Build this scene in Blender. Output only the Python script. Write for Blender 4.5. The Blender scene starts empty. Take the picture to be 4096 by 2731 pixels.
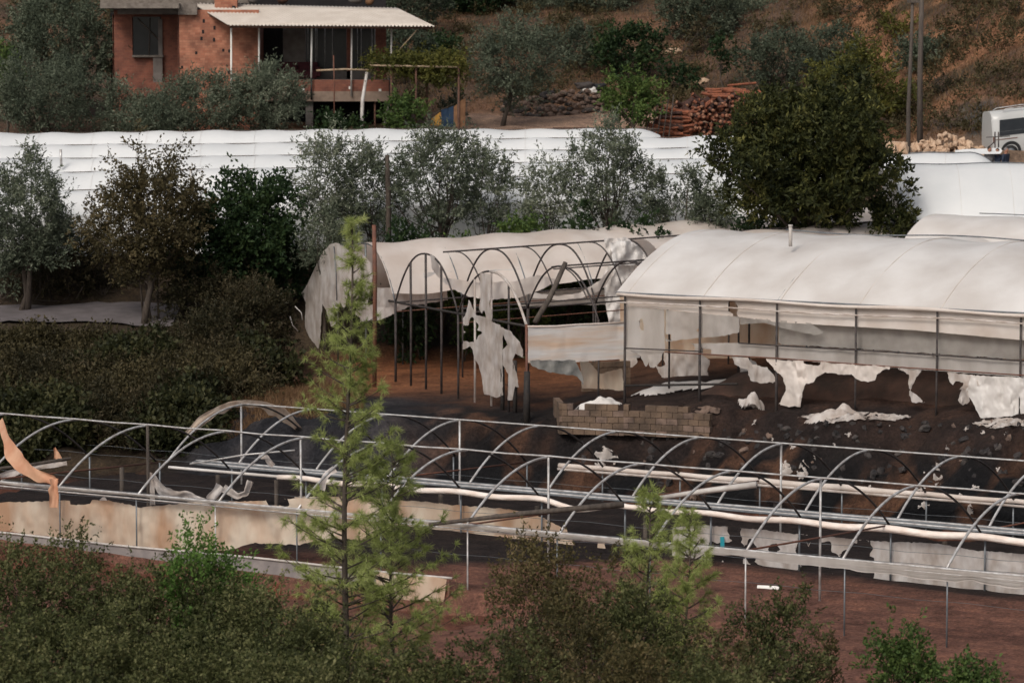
import bpy, math, random
import numpy as np
from mathutils import Vector, Matrix

# ------------------------------------------------------------------ camera, light, exposure
scene = bpy.context.scene
COL = scene.collection
FPX = 14000.0                 # focal length in pixels of a 4096-wide frame
TH = math.radians(5.0)
CAMZ = 30.0
cam_d = bpy.data.cameras.new("camera"); cam = bpy.data.objects.new("camera", cam_d); COL.objects.link(cam)
cam.location = (0, 0, CAMZ); cam.rotation_euler = (math.radians(90) - TH, 0, 0)
cam_d.sensor_width = 36.0; cam_d.lens = FPX / 4096 * 36.0
cam_d.clip_start = 1.0; cam_d.clip_end = 2000
cam_d.dof.use_dof = True; cam_d.dof.focus_distance = 98.0; cam_d.dof.aperture_fstop = 2.0
scene.camera = cam

SUN_EL, SUN_AZ = math.radians(42), math.radians(-28)     # soft light from behind the camera, a little to the left
w = bpy.data.worlds.new("World"); scene.world = w; w.use_nodes = True
nt = w.node_tree; nt.nodes.clear()
sky = nt.nodes.new("ShaderNodeTexSky"); sky.sky_type = 'NISHITA'; sky.sun_disc = False
sky.sun_elevation = SUN_EL; sky.sun_rotation = math.atan2(math.sin(SUN_AZ), -math.cos(SUN_AZ)); sky.dust_density = 4.0; sky.air_density = 1.0
hs = nt.nodes.new("ShaderNodeHueSaturation"); hs.inputs['Saturation'].default_value = 0.42
bg = nt.nodes.new("ShaderNodeBackground"); bg.inputs['Strength'].default_value = 0.12
wo = nt.nodes.new("ShaderNodeOutputWorld")
nt.links.new(sky.outputs[0], hs.inputs['Color']); nt.links.new(hs.outputs[0], bg.inputs['Color']); nt.links.new(bg.outputs[0], wo.inputs[0])
sd = bpy.data.lights.new("sun", 'SUN'); sd.energy = 1.7; sd.angle = math.radians(20); sd.color = (1.0, 0.93, 0.84)
sun = bpy.data.objects.new("sun", sd); COL.objects.link(sun)
sdir = Vector((math.sin(SUN_AZ) * math.cos(SUN_EL), -math.cos(SUN_AZ) * math.cos(SUN_EL), math.sin(SUN_EL)))
sun.rotation_euler = sdir.to_track_quat('Z', 'Y').to_euler(); sun.location = (-60, 20, 90)
vs = scene.view_settings
scene.display_settings.display_device = 'sRGB'
vs.view_transform = 'Standard'; vs.look = 'None'; vs.exposure = 0.0; vs.gamma = 1.0; vs.use_curve_mapping = False
scene.cycles.max_bounces = 6; scene.cycles.transparent_max_bounces = 12
scene.cycles.use_denoising = True

# ------------------------------------------------------------------ geometry of the place: bearings to metres
CT, ST = math.cos(TH), math.sin(TH)
def at(u, v, Y):
    """the place seen at bearing (u, v) of the survey photograph, Y metres out"""
    a = (u - 2048) / FPX; b = -(v - 1365.5) / FPX
    dy = CT + b * ST; dz = -ST + b * CT; t = Y / dy
    return np.array([a * t, Y, CAMZ + dz * t])
def zat(v, Y): return at(2048, v, Y)[2]
def xat(u, Y): return (u - 2048) / FPX * Y * 1.0
def onplane(u, v, p, q):
    """bearing meets the vertical plane through points p and q"""
    a = (u - 2048) / FPX; b = -(v - 1365.5) / FPX
    d = np.array([a, CT + b * ST, -ST + b * CT]); n = np.array([-(q[1] - p[1]), q[0] - p[0]])
    t = (n @ np.array([p[0], p[1]])) / (n @ d[:2]); return np.array([0, 0, CAMZ]) + d * t

rng = np.random.default_rng(7)
def _hash(ix, iy, iz):
    h = (ix * 374761393 + iy * 668265263 + iz * 2147483647 + 974711) & 0xffffffff
    h = ((h ^ (h >> 13)) * 1274126177) & 0xffffffff
    return ((h ^ (h >> 16)) & 0xffff) / 65535.0
def vnoise(x, y, z=0.0):
    x, y, z = np.broadcast_arrays(np.asarray(x, float), np.asarray(y, float), np.asarray(z, float))
    ix, iy, iz = (np.floor(q).astype(np.int64) for q in (x, y, z))
    fx, fy, fz = x - ix, y - iy, z - iz
    fx, fy, fz = (q * q * (3 - 2 * q) for q in (fx, fy, fz)); r = 0
    for dx in (0, 1):
        for dy in (0, 1):
            for dz in (0, 1):
                r = r + _hash(ix + dx, iy + dy, iz + dz) * (fx if dx else 1 - fx) * (fy if dy else 1 - fy) * (fz if dz else 1 - fz)
    return r
def fbm(x, y, z=0.0, o=4):
    s = 0; a = .5; t = 0
    for k in range(o):
        s = s + a * vnoise(x * 2**k + 13 * k, y * 2**k + 7 * k, np.asarray(z) * 2**k); t += a; a *= .5
    return s / t

# ------------------------------------------------------------------ materials
M = {}
def nodes_of(name):
    m = bpy.data.materials.new(name); m.use_nodes = True; n = m.node_tree; n.nodes.clear(); return m, n
def ramp(n, stops):
    r = n.nodes.new("ShaderNodeValToRGB"); e = r.color_ramp.elements
    while len(e) > 1: e.remove(e[0])
    e[0].position = stops[0][0]; e[0].color = (*stops[0][1], 1)
    for p, c in stops[1:]:
        k = e.new(p); k.color = (*c, 1)
    return r
def mat(name, c1, c2=None, scale=3.0, rough=.7, metal=0.0, bump=.0, bscale=20.0, detail=5, trans=0.0, alpha=1.0, stretch=None, lo=.35, hi=.65):
    """two colours mixed by noise; optional translucency, bump and see-through weave"""
    m, n = nodes_of(name); L = n.links
    tc = n.nodes.new("ShaderNodeTexCoord"); mp = n.nodes.new("ShaderNodeMapping"); L.new(tc.outputs['Object'], mp.inputs[0])
    if stretch: mp.inputs['Scale'].default_value = stretch
    nz = n.nodes.new("ShaderNodeTexNoise"); nz.inputs['Scale'].default_value = scale; nz.inputs['Detail'].default_value = detail
    L.new(mp.outputs[0], nz.inputs[0])
    r = ramp(n, [(lo, c1), (hi, c2 or c1)]); L.new(nz.outputs[0], r.inputs[0])
    p = n.nodes.new("ShaderNodeBsdfPrincipled"); L.new(r.outputs[0], p.inputs['Base Color'])
    p.inputs['Roughness'].default_value = rough; p.inputs['Metallic'].default_value = metal
    p.inputs['Specular IOR Level'].default_value = .35
    if bump:
        b = n.nodes.new("ShaderNodeBump"); b.inputs['Strength'].default_value = bump; b.inputs['Distance'].default_value = .05
        n2 = n.nodes.new("ShaderNodeTexNoise"); n2.inputs['Scale'].default_value = bscale; n2.inputs['Detail'].default_value = 4
        L.new(mp.outputs[0], n2.inputs[0]); L.new(n2.outputs[0], b.inputs['Height']); L.new(b.outputs[0], p.inputs['Normal'])
    out = p.outputs[0]
    if trans:
        t = n.nodes.new("ShaderNodeBsdfTranslucent"); L.new(r.outputs[0], t.inputs['Color'])
        mx = n.nodes.new("ShaderNodeMixShader"); mx.inputs[0].default_value = trans; L.new(out, mx.inputs[1]); L.new(t.outputs[0], mx.inputs[2]); out = mx.outputs[0]
    if alpha < 1:
        t = n.nodes.new("ShaderNodeBsdfTransparent")
        mx = n.nodes.new("ShaderNodeMixShader"); mx.inputs[0].default_value = alpha; L.new(t.outputs[0], mx.inputs[1]); L.new(out, mx.inputs[2]); out = mx.outputs[0]
    o = n.nodes.new("ShaderNodeOutputMaterial"); L.new(out, o.inputs[0]); M[name] = m; return m
def leafmat(name, dark, mid, light, trans=.25, rough=.6):
    m, n = nodes_of(name); L = n.links
    g = n.nodes.new("ShaderNodeNewGeometry"); r = ramp(n, [(0, dark), (.55, mid), (1, light)])
    tc = n.nodes.new("ShaderNodeTexCoord"); nz = n.nodes.new("ShaderNodeTexNoise"); nz.inputs['Scale'].default_value = .7; nz.inputs['Detail'].default_value = 6
    L.new(tc.outputs['Object'], nz.inputs[0])
    a = n.nodes.new("ShaderNodeMath"); a.operation = 'MULTIPLY_ADD'; a.inputs[1].default_value = .55; L.new(g.outputs['Random Per Island'], a.inputs[0])
    b = n.nodes.new("ShaderNodeMath"); b.operation = 'MULTIPLY_ADD'; b.inputs[1].default_value = 1.3; L.new(nz.outputs[0], b.inputs[0])
    oi = n.nodes.new('ShaderNodeObjectInfo'); ob = n.nodes.new('ShaderNodeMath'); ob.operation = 'MULTIPLY_ADD'; ob.inputs[1].default_value = .26; ob.inputs[2].default_value = -.56; L.new(oi.outputs['Random'], ob.inputs[0]); L.new(ob.outputs[0], b.inputs[2])
    L.new(b.outputs[0], a.inputs[2]); L.new(a.outputs[0], r.inputs[0])
    p = n.nodes.new("ShaderNodeBsdfPrincipled"); L.new(r.outputs[0], p.inputs['Base Color']); p.inputs['Roughness'].default_value = rough; p.inputs['Specular IOR Level'].default_value = .16
    t = n.nodes.new("ShaderNodeBsdfTranslucent"); L.new(r.outputs[0], t.inputs['Color'])
    mx = n.nodes.new("ShaderNodeMixShader"); mx.inputs[0].default_value = trans; L.new(p.outputs[0], mx.inputs[1]); L.new(t.outputs[0], mx.inputs[2])
    o = n.nodes.new("ShaderNodeOutputMaterial"); L.new(mx.outputs[0], o.inputs[0]); M[name] = m; return m
def brickmat(name, c1, c2, mortar, bw, bh, ms=.02):
    m, n = nodes_of(name); L = n.links
    tc = n.nodes.new("ShaderNodeTexCoord"); mp = n.nodes.new("ShaderNodeMapping"); mp.inputs['Rotation'].default_value = (math.pi / 2, 0, 0)
    L.new(tc.outputs['Object'], mp.inputs[0])
    bt = n.nodes.new("ShaderNodeTexBrick"); bt.inputs['Scale'].default_value = 1.0; bt.inputs['Brick Width'].default_value = bw; bt.inputs['Row Height'].default_value = bh
    bt.inputs['Mortar Size'].default_value = ms; bt.inputs['Color1'].default_value = (*c1, 1); bt.inputs['Color2'].default_value = (*c2, 1); bt.inputs['Mortar'].default_value = (*mortar, 1)
    L.new(mp.outputs[0], bt.inputs[0])
    nz = n.nodes.new("ShaderNodeTexNoise"); nz.inputs['Scale'].default_value = 1.6; nz.inputs['Detail'].default_value = 6; L.new(tc.outputs['Object'], nz.inputs[0])
    r = ramp(n, [(.3, (.55, .55, .55)), (.7, (1.15, 1.1, 1.05))]); L.new(nz.outputs[0], r.inputs[0])
    mx = n.nodes.new("ShaderNodeMix"); mx.data_type = 'RGBA'; mx.blend_type = 'MULTIPLY'; mx.inputs[0].default_value = 1
    L.new(bt.outputs[0], mx.inputs[6]); L.new(r.outputs[0], mx.inputs[7])
    p = n.nodes.new("ShaderNodeBsdfPrincipled"); p.inputs['Roughness'].default_value = .85; L.new(mx.outputs[2], p.inputs['Base Color'])
    b = n.nodes.new("ShaderNodeBump"); b.inputs['Strength'].default_value = .5; b.inputs['Distance'].default_value = .02; L.new(bt.outputs['Fac'], b.inputs['Height']); b.invert = True
    L.new(b.outputs[0], p.inputs['Normal'])
    o = n.nodes.new("ShaderNodeOutputMaterial"); L.new(p.outputs[0], o.inputs[0]); M[name] = m; return m
def groundmat(name):
    m, n = nodes_of(name); L = n.links
    at_ = n.nodes.new("ShaderNodeAttribute"); at_.attribute_name = 'zone'
    tc = n.nodes.new("ShaderNodeTexCoord")
    nz = n.nodes.new("ShaderNodeTexNoise"); nz.inputs['Scale'].default_value = 1.1; nz.inputs['Detail'].default_value = 9; nz.inputs['Roughness'].default_value = .7; L.new(tc.outputs['Object'], nz.inputs[0])
    n2 = n.nodes.new("ShaderNodeTexNoise"); n2.inputs['Scale'].default_value = 9; n2.inputs['Detail'].default_value = 6; n2.inputs['Roughness'].default_value = .75; L.new(tc.outputs['Object'], n2.inputs[0])
    r = ramp(n, [(.3, (.42, .40, .40)), (.5, (1, 1, 1)), (.72, (1.6, 1.5, 1.35))]); L.new(nz.outputs[0], r.inputs[0])
    r2 = ramp(n, [(.3, (.5, .5, .5)), (.5, (1, 1, 1)), (.7, (1.7, 1.65, 1.6))]); L.new(n2.outputs[0], r2.inputs[0])
    mx = n.nodes.new("ShaderNodeMix"); mx.data_type = 'RGBA'; mx.blend_type = 'MULTIPLY'; mx.inputs[0].default_value = 1
    m2 = n.nodes.new("ShaderNodeMix"); m2.data_type = 'RGBA'; m2.blend_type = 'MULTIPLY'; m2.inputs[0].default_value = 1
    L.new(at_.outputs['Color'], mx.inputs[6]); L.new(r.outputs[0], mx.inputs[7]); L.new(mx.outputs[2], m2.inputs[6]); L.new(r2.outputs[0], m2.inputs[7])
    p = n.nodes.new("ShaderNodeBsdfPrincipled"); p.inputs['Roughness'].default_value = .95; p.inputs['Specular IOR Level'].default_value = .15; L.new(m2.outputs[2], p.inputs['Base Color'])
    b = n.nodes.new("ShaderNodeBump"); b.inputs['Strength'].default_value = 1.0; b.inputs['Distance'].default_value = .12; L.new(n2.outputs[0], b.inputs['Height']); L.new(b.outputs[0], p.inputs['Normal'])
    o = n.nodes.new("ShaderNodeOutputMaterial"); L.new(p.outputs[0], o.inputs[0]); M[name] = m; return m

groundmat('earth')
mat('film_white', (.80, .80, .79), (.68, .69, .69), scale=.35, rough=.4, trans=.15, bump=.3, bscale=1.2, detail=9)
mat('film_cream', (.80, .765, .735), (.64, .59, .55), scale=.5, rough=.42, trans=.22, bump=.35, bscale=2.2, detail=8, stretch=(1, 1, .5))
mat('film_pink', (.84, .76, .70), (.70, .60, .53), scale=.8, detail=8, rough=.45, trans=.35, bump=.3, bscale=3)
mat('film_torn', (.84, .78, .74), (.58, .49, .43), scale=1.8, rough=.4, trans=.45, alpha=.9, bump=.9, bscale=4, stretch=(1.5, 1.5, .8))
mat('film_pale', (.82, .80, .78), (.72, .67, .63), scale=.8, rough=.45, trans=.3, bump=.5, bscale=3, detail=8)
mat('film_band', (.80, .76, .73), (.74, .54, .40), scale=1.0, rough=.5, trans=.35, bump=.4, bscale=3, stretch=(.35, .35, 3.5), lo=.45, hi=.7, detail=8)
mat('block_plain', (.165, .11, .075), (.075, .052, .038), scale=1.3, rough=.9, bump=.6, bscale=12)
mat('soil_dark', (.060, .032, .023), (.028, .018, .014), scale=1.4, rough=.95, bump=.9, bscale=6, detail=9)
mat('film_tan', (.82, .66, .52), (.60, .42, .30), scale=2.2, rough=.45, trans=.45, bump=.7, bscale=6)
mat('film_wall', (.82, .70, .56), (.58, .36, .23), scale=.9, rough=.55, trans=.45, bump=.5, bscale=5, stretch=(1, 1, .4))
mat('film_orange', (.70, .42, .27), (.60, .30, .18), scale=1.5, rough=.5, trans=.25, bump=.4, bscale=5)
mat('film_scorched', (.30, .29, .27), (.05, .055, .055), scale=1.5, rough=.6, trans=.1, bump=.5, bscale=6)
mat('net', (.70, .65, .61), (.50, .45, .41), scale=1.2, rough=.6, trans=.45, alpha=.86, bump=.4, bscale=3, stretch=(1, 1, .3))
mat('net_thin', (.60, .56, .52), (.40, .37, .34), scale=1.2, rough=.6, trans=.45, alpha=.7)
mat('roll', (.82, .74, .68), (.70, .58, .50), scale=2, rough=.35, bump=.5, bscale=4, stretch=(1, 1, 3))
mat('skirt', (.22, .19, .18), (.16, .14, .135), scale=3, rough=.7)
mat('galv', (.56, .55, .54), (.34, .31, .29), scale=5, rough=.4, metal=.3)
mat('galv_dark', (.13, .14, .15), (.19, .20, .21), scale=6, rough=.45, metal=.5)
mat('soot', (.018, .016, .016), (.035, .028, .024), scale=8, rough=.8)
mat('soot_shade_pipe', (.030, .027, .028), (.07, .055, .05), scale=5, rough=.7)
mat('rust', (.16, .065, .04), (.11, .05, .035), scale=6, rough=.7)
mat('wood_grey', (.10, .080, .066), (.055, .044, .037), scale=8, rough=.85, bump=.5, bscale=30, stretch=(1, 1, .15))
mat('wood_pale', (.38, .29, .20), (.27, .19, .12), scale=8, rough=.8, stretch=(1, 1, .2))
mat('wood_brown', (.12, .06, .04), (.07, .035, .025), scale=8, rough=.85)
mat('bark', (.085, .066, .052), (.045, .034, .027), scale=9, rough=.9, bump=.8, bscale=18, stretch=(1, 1, .3))
mat('pipe_pale', (.52, .49, .46), (.40, .36, .33), scale=3, rough=.5)
mat('white_paint', (.78, .76, .72), (.66, .63, .58), scale=3, rough=.5)
mat('teal', (.02, .30, .36), (.02, .26, .32), scale=3, rough=.5)
mat('concrete', (.20, .17, .145), (.12, .10, .085), scale=4, rough=.9, bump=.4)
mat('plaster', (.17, .15, .135), (.12, .10, .09), scale=3, rough=.9)
mat('beam', (.26, .19, .145), (.18, .13, .10), scale=3, rough=.9)
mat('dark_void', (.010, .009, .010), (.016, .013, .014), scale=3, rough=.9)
mat('glass_dark', (.012, .014, .016), (.02, .022, .024), scale=2, rough=.15)
mat('sheet_metal', (.56, .50, .44), (.48, .42, .36), scale=1.2, rough=.45)
mat('sofa', (.055, .008, .012), (.035, .006, .010), scale=5, rough=.85)
mat('red', (.55, .03, .025), (.42, .025, .02), scale=4, rough=.35)
mat('black', (.012, .012, .013), (.02, .02, .02), scale=4, rough=.5)
mat('yellow', (.45, .24, .05), (.36, .18, .04), scale=4, rough=.8)
mat('blue_cloth', (.014, .035, .075), (.01, .025, .05), scale=4, rough=.8)
mat('tan_cloth', (.24, .12, .06), (.17, .085, .045), scale=4, rough=.85)
mat('stone_pale', (.56, .40, .28), (.44, .29, .19), scale=2.2, rough=.9, bump=.7, bscale=7)
mat('stone_warm', (.19, .13, .10), (.09, .062, .05), scale=2.5, rough=.9, bump=.7, bscale=9)
mat('stone_dark', (.07, .058, .052), (.03, .026, .025), scale=2.5, rough=.9, bump=.7, bscale=9)
mat('log_red', (.30, .10, .05), (.14, .05, .03), scale=4, rough=.85, bump=.5)
mat('log_end', (.34, .17, .10), (.16, .07, .045), scale=9, rough=.85)
mat('log_dark', (.085, .04, .03), (.04, .022, .018), scale=6, rough=.9, bump=.5)
mat('road', (.125, .108, .11), (.09, .077, .077), scale=2, rough=.9, bump=.2, bscale=30)
mat('van_paint', (.46, .46, .45), (.42, .42, .41), scale=1, rough=.28)
mat('tyre', (.015, .014, .014), (.02, .02, .02), scale=5, rough=.8)
mat('skin', (.36, .17, .11), (.30, .14, .09), scale=6, rough=.6)
mat('hair_grey', (.22, .19, .18), (.12, .10, .10), scale=20, rough=.8)
mat('hair_dark', (.02, .016, .014), (.03, .025, .02), scale=20, rough=.8)
mat('navy', (.012, .018, .035), (.02, .028, .05), scale=6, rough=.8)
mat('shirt_grey', (.16, .15, .15), (.11, .10, .10), scale=6, rough=.8)
mat('char', (.014, .013, .014), (.05, .042, .04), scale=3, rough=.95, bump=.8, bscale=14)
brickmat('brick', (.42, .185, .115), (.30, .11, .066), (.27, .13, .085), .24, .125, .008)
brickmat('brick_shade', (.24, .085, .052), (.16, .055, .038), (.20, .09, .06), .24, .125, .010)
brickmat('block', (.20, .125, .075), (.13, .08, .05), (.025, .02, .018), .42, .23, .018)
leafmat('lf_olive', (.038, .050, .034), (.115, .135, .090), (.29, .305, .22))
leafmat('lf_olive_far', (.030, .040, .028), (.075, .092, .060), (.165, .185, .125))
leafmat('lf_dark', (.010, .022, .010), (.022, .042, .016), (.055, .085, .028))
leafmat('lf_loquat', (.012, .018, .008), (.055, .060, .018), (.26, .24, .075))
leafmat('lf_green', (.025, .050, .015), (.065, .105, .028), (.14, .19, .05))
leafmat('lf_yellow', (.045, .050, .014), (.095, .095, .022), (.20, .17, .04))
leafmat('lf_brown', (.030, .026, .013), (.070, .058, .027), (.13, .10, .05))
leafmat('lf_brush', (.014, .015, .007), (.042, .036, .018), (.10, .076, .042))
leafmat('lf_under', (.009, .012, .006), (.030, .034, .013), (.085, .080, .034))
leafmat('lf_front', (.020, .026, .009), (.076, .084, .030), (.22, .21, .095))
leafmat('lf_front_red', (.026, .026, .011), (.075, .064, .025), (.17, .125, .06))
leafmat('lf_pine', (.15, .18, .05), (.40, .46, .15), (.58, .60, .28), trans=.45)
leafmat('lf_bright', (.04, .09, .02), (.09, .17, .035), (.17, .27, .07), trans=.3)
leafmat('lf_straw', (.10, .055, .028), (.18, .105, .055), (.28, .18, .10))

# ------------------------------------------------------------------ mesh builder and tagging
class MB:
    def __init__(s): s.v = []; s.f = []; s.m = []; s.n = 0; s.mi = 0
    def add(s, v, f):
        v = np.asarray(v, float).reshape(-1, 3); s.v.append(v); s.f += [tuple(int(i) + s.n for i in q) for q in f]; s.m += [s.mi] * len(f); s.n += len(v)
    def box(s, c, h, rz=0.0, ax=None):
        """centre c, half sizes h, turned rz about z, or axes given as rows of ax"""
        c = np.asarray(c, float)
        if ax is None: ax = np.array([[math.cos(rz), math.sin(rz), 0], [-math.sin(rz), math.cos(rz), 0], [0, 0, 1]])
        v = [c + ax[0] * h[0] * i + ax[1] * h[1] * j + ax[2] * h[2] * k for k in (-1, 1) for j in (-1, 1) for i in (-1, 1)]
        s.add(v, [(0, 2, 3, 1), (4, 5, 7, 6), (0, 1, 5, 4), (2, 6, 7, 3), (0, 4, 6, 2), (1, 3, 7, 5)])
    def prism(s, quad, d):
        """quad of 4 points extruded by vector d"""
        q = np.array(quad, float); v = np.vstack([q, q + np.asarray(d, float)]); k = len(q)
        s.add(v, [tuple(range(k))[::-1], tuple(range(k, 2 * k))] + [(i, (i + 1) % k, (i + 1) % k + k, i + k) for i in range(k)])
    def tube(s, pts, r, n=8, cap=True):
        pts = np.asarray(pts, float); N = len(pts); r = np.broadcast_to(np.asarray(r, float), (N,))
        t = np.gradient(pts, axis=0); t /= np.linalg.norm(t, axis=1)[:, None] + 1e-9
        ref = np.array([0, 0, 1.0]) if abs(t[:, 2]).mean() < .8 else np.array([1.0, 0, 0])
        a = np.cross(t, ref); a /= np.linalg.norm(a, axis=1)[:, None] + 1e-9; b = np.cross(t, a)
        an = np.arange(n) * 2 * math.pi / n
        v = pts[:, None] + r[:, None, None] * (a[:, None] * np.cos(an)[None, :, None] + b[:, None] * np.sin(an)[None, :, None])
        f = [(i * n + k, i * n + (k + 1) % n, (i + 1) * n + (k + 1) % n, (i + 1) * n + k) for i in range(N - 1) for k in range(n)]
        if cap: f += [tuple(range(n))[::-1], tuple((N - 1) * n + k for k in range(n))]
        s.add(v.reshape(-1, 3), f)
    def grid(s, P):
        P = np.asarray(P, float); a, b = P.shape[:2]
        s.add(P.reshape(-1, 3), [(i * b + j, i * b + j + 1, (i + 1) * b + j + 1, (i + 1) * b + j) for i in range(a - 1) for j in range(b - 1)])
    def ball(s, c, r, seed=0, n=2, rough=.15, flat=1.0):
        import bmesh
        bm = bmesh.new(); bmesh.ops.create_icosphere(bm, subdivisions=n, radius=1.0)
        v = np.array([q.co[:] for q in bm.verts]); f = [tuple(q.index for q in g.verts) for g in bm.faces]; bm.free()
        k = 1 + rough * 2 * (vnoise(v[:, 0] * 1.7 + seed * 3.1, v[:, 1] * 1.7 + seed, v[:, 2] * 1.7) - .5)
        s.add(np.asarray(c) + v * k[:, None] * np.asarray(r, float) * np.array([1, 1, flat]), f)
    def data(s, name, mats, off=(0, 0, 0), smooth=False):
        me = bpy.data.meshes.new(name); V = np.vstack(s.v) - np.asarray(off, float)
        me.from_pydata(V.tolist(), [], s.f)
        for q in (mats if isinstance(mats, (list, tuple)) else [mats]): me.materials.append(M[q] if isinstance(q, str) else q)
        if len(set(s.m)) > 1: me.polygons.foreach_set('material_index', s.m)
        if smooth: me.polygons.foreach_set('use_smooth', [True] * len(me.polygons))
        me.update(); return me
OFF = {}
def tag(o, label=None, cat=None, group=None, kind=None):
    if label: o['label'] = label
    if cat: o['category'] = cat
    if group: o['group'] = group
    if kind: o['kind'] = kind
    return o
def thing(name, label, cat, loc, group=None):
    o = bpy.data.objects.new(name, None); COL.objects.link(o); o.location = tuple(float(q) for q in loc); o.empty_display_size = .3
    OFF[o.name] = np.array(loc, float); return tag(o, label, cat, group)
def part(name, mb, mats, parent, smooth=False, label=None):
    me = mb if isinstance(mb, bpy.types.Mesh) else mb.data(name, mats, OFF[parent.name], smooth)
    o = bpy.data.objects.new(name, me); COL.objects.link(o); o.parent = parent; OFF[o.name] = OFF[parent.name]
    if label: o['label'] = label
    return o
def solo(name, mb, mats, label, cat, group=None, kind=None, smooth=False, loc=None):
    V = np.vstack(mb.v)
    if loc is None: loc = np.array([V[:, 0].mean(), V[:, 1].mean(), V[:, 2].min()])
    o = bpy.data.objects.new(name, mb.data(name, mats, loc, smooth)); COL.objects.link(o); o.location = tuple(float(q) for q in loc); OFF[o.name] = np.array(loc, float)
    return tag(o, label, cat, group, kind)
def place(name, me, loc, rot=(0, 0, 0), sc=(1, 1, 1), label=None, cat=None, group=None):
    o = bpy.data.objects.new(name, me); COL.objects.link(o); o.location = tuple(float(q) for q in loc); o.rotation_euler = rot
    o.scale = sc if hasattr(sc, '__len__') else (sc,) * 3
    return tag(o, label, cat, group)

# ---- a torn sheet traced on a surface: poly in bearings, lift(u, v) gives the 3-D place; holes are ellipses (u, v, ru, rv)
def inside(poly, x, y):
    P = np.asarray(poly, float); r = np.zeros(x.shape, bool); j = len(P) - 1
    for i in range(len(P)):
        xi, yi, xj, yj = *P[i], *P[j]
        c = ((yi > y) != (yj > y)) & (x < (xj - xi) * (y - yi) / (yj - yi + 1e-9) + xi); r ^= c; j = i
    return r
def sheet(poly, lift, cell=7, holes=(), wav=.04, seed=0, rag=3.0, wl=60.0, mb=None):
    P = np.asarray(poly, float); u0, v0 = P.min(0) - cell; u1, v1 = P.max(0) + cell
    U, V = np.meshgrid(np.arange(u0, u1 + cell, cell), np.arange(v0, v1 + cell, cell), indexing='ij')
    ju = (vnoise(U * .09 + seed, V * .09, 3.3) - .5) * 2 * rag; jv = (vnoise(U * .09, V * .09 + seed, 8.1) - .5) * 2 * rag
    cu, cv = (U[:-1, :-1] + cell / 2), (V[:-1, :-1] + cell / 2)
    ins = inside(P, cu + ju[:-1, :-1], cv + jv[:-1, :-1])
    for (hu, hv, ru, rv) in holes:
        an = np.arctan2(cv - hv, cu - hu); k = 1 + .35 * (vnoise(np.cos(an) * 2.3 + hu, np.sin(an) * 2.3 + hv, seed) * 2 - 1) + .12 * (vnoise(cu * .15, cv * .15, seed + 9) * 2 - 1)
        ins &= ((cu - hu) / ru) ** 2 + ((cv - hv) / rv) ** 2 > k * k
    pad = np.pad(ins, 1); cnt = pad[:-1, :-1].astype(int) + pad[1:, :-1] + pad[:-1, 1:] + pad[1:, 1:]
    idx = {}; verts = []; faces = []; PA = P; PB = np.roll(P, -1, 0)
    def vid(i, j):
        if (i, j) not in idx:
            x, y = U[i, j], V[i, j]
            if cnt[i, j] < 4:      # an edge vertex: move it onto the traced outline or the rim of the hole
                d = PB - PA; t = np.clip(((x - PA[:, 0]) * d[:, 0] + (y - PA[:, 1]) * d[:, 1]) / ((d ** 2).sum(1) + 1e-9), 0, 1)
                qx, qy = PA[:, 0] + d[:, 0] * t, PA[:, 1] + d[:, 1] * t; dd = np.hypot(qx - x, qy - y); m_i = int(dd.argmin())
                if dd[m_i] < cell * 1.3 + rag: x, y = qx[m_i] - ju[i, j] * .8, qy[m_i] - jv[i, j] * .8
                else:
                    for (hu, hv, ru, rv) in holes:
                        an = math.atan2(y - hv, x - hu); k = 1 + .35 * (float(vnoise(math.cos(an) * 2.3 + hu, math.sin(an) * 2.3 + hv, seed)) * 2 - 1)
                        q = math.hypot((x - hu) / ru, (y - hv) / rv)
                        if abs(q - k) * min(ru, rv) < cell * 1.5 + 2: x, y = hu + (x - hu) * k / q, hv + (y - hv) * k / q; break
            else: x, y = x + ju[i, j] * .5, y + jv[i, j] * .5
            p = lift(x, y)
            d = (fbm(x / wl + seed * 1.7, y / (wl * 2.2) + seed, 1.0, 3) - .5) * 2 * wav
            idx[(i, j)] = len(verts); verts.append(np.asarray(p) + np.array([0, d, 0]))
        return idx[(i, j)]
    for i, j in zip(*np.nonzero(ins)): faces.append((vid(i, j), vid(i, j + 1), vid(i + 1, j + 1), vid(i + 1, j)))
    mb = mb or MB()
    if verts: mb.add(verts, faces)
    return mb
def band(pts, widths, up=(0, 0, 1), n=10, wav=.03, seed=0):
    """a strip of slack film along 3-D points"""
    pts = np.asarray(pts, float); L = len(pts); T = np.linspace(0, L - 1, (L - 1) * n + 1)
    p = np.stack([np.interp(T, range(L), pts[:, k]) for k in range(3)], 1)
    for _ in range(4): p[1:-1] = (p[:-2] + 2 * p[1:-1] + p[2:]) / 4
    wv = np.interp(T, range(L), widths)
    t = np.gradient(p, axis=0); t /= np.linalg.norm(t, axis=1)[:, None]
    s = np.cross(t, np.array([0, 1.0, 0])); s /= np.linalg.norm(s, axis=1)[:, None] + 1e-9
    R = []
    for k in np.linspace(-1, 1, 6):
        q = p + s * (wv * k * (.65 + .7 * vnoise(T * 2.1 + seed, 3.0 + (k > 0) * 4, 1)))[:, None]; q[:, 1] += wav * 2 * (vnoise(T * 1.3 + seed, k * 1.6 + 5, seed) - .5) * 2 + .06 * (1 - k * k)
        R.append(q)
    m = MB(); m.grid(np.array(R)); return m
def arc(wd, r, n=24, p=2.0):
    t = np.linspace(0, wd, n + 1); return t, r * (1 - np.abs(2 * t / wd - 1) ** p)
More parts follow.
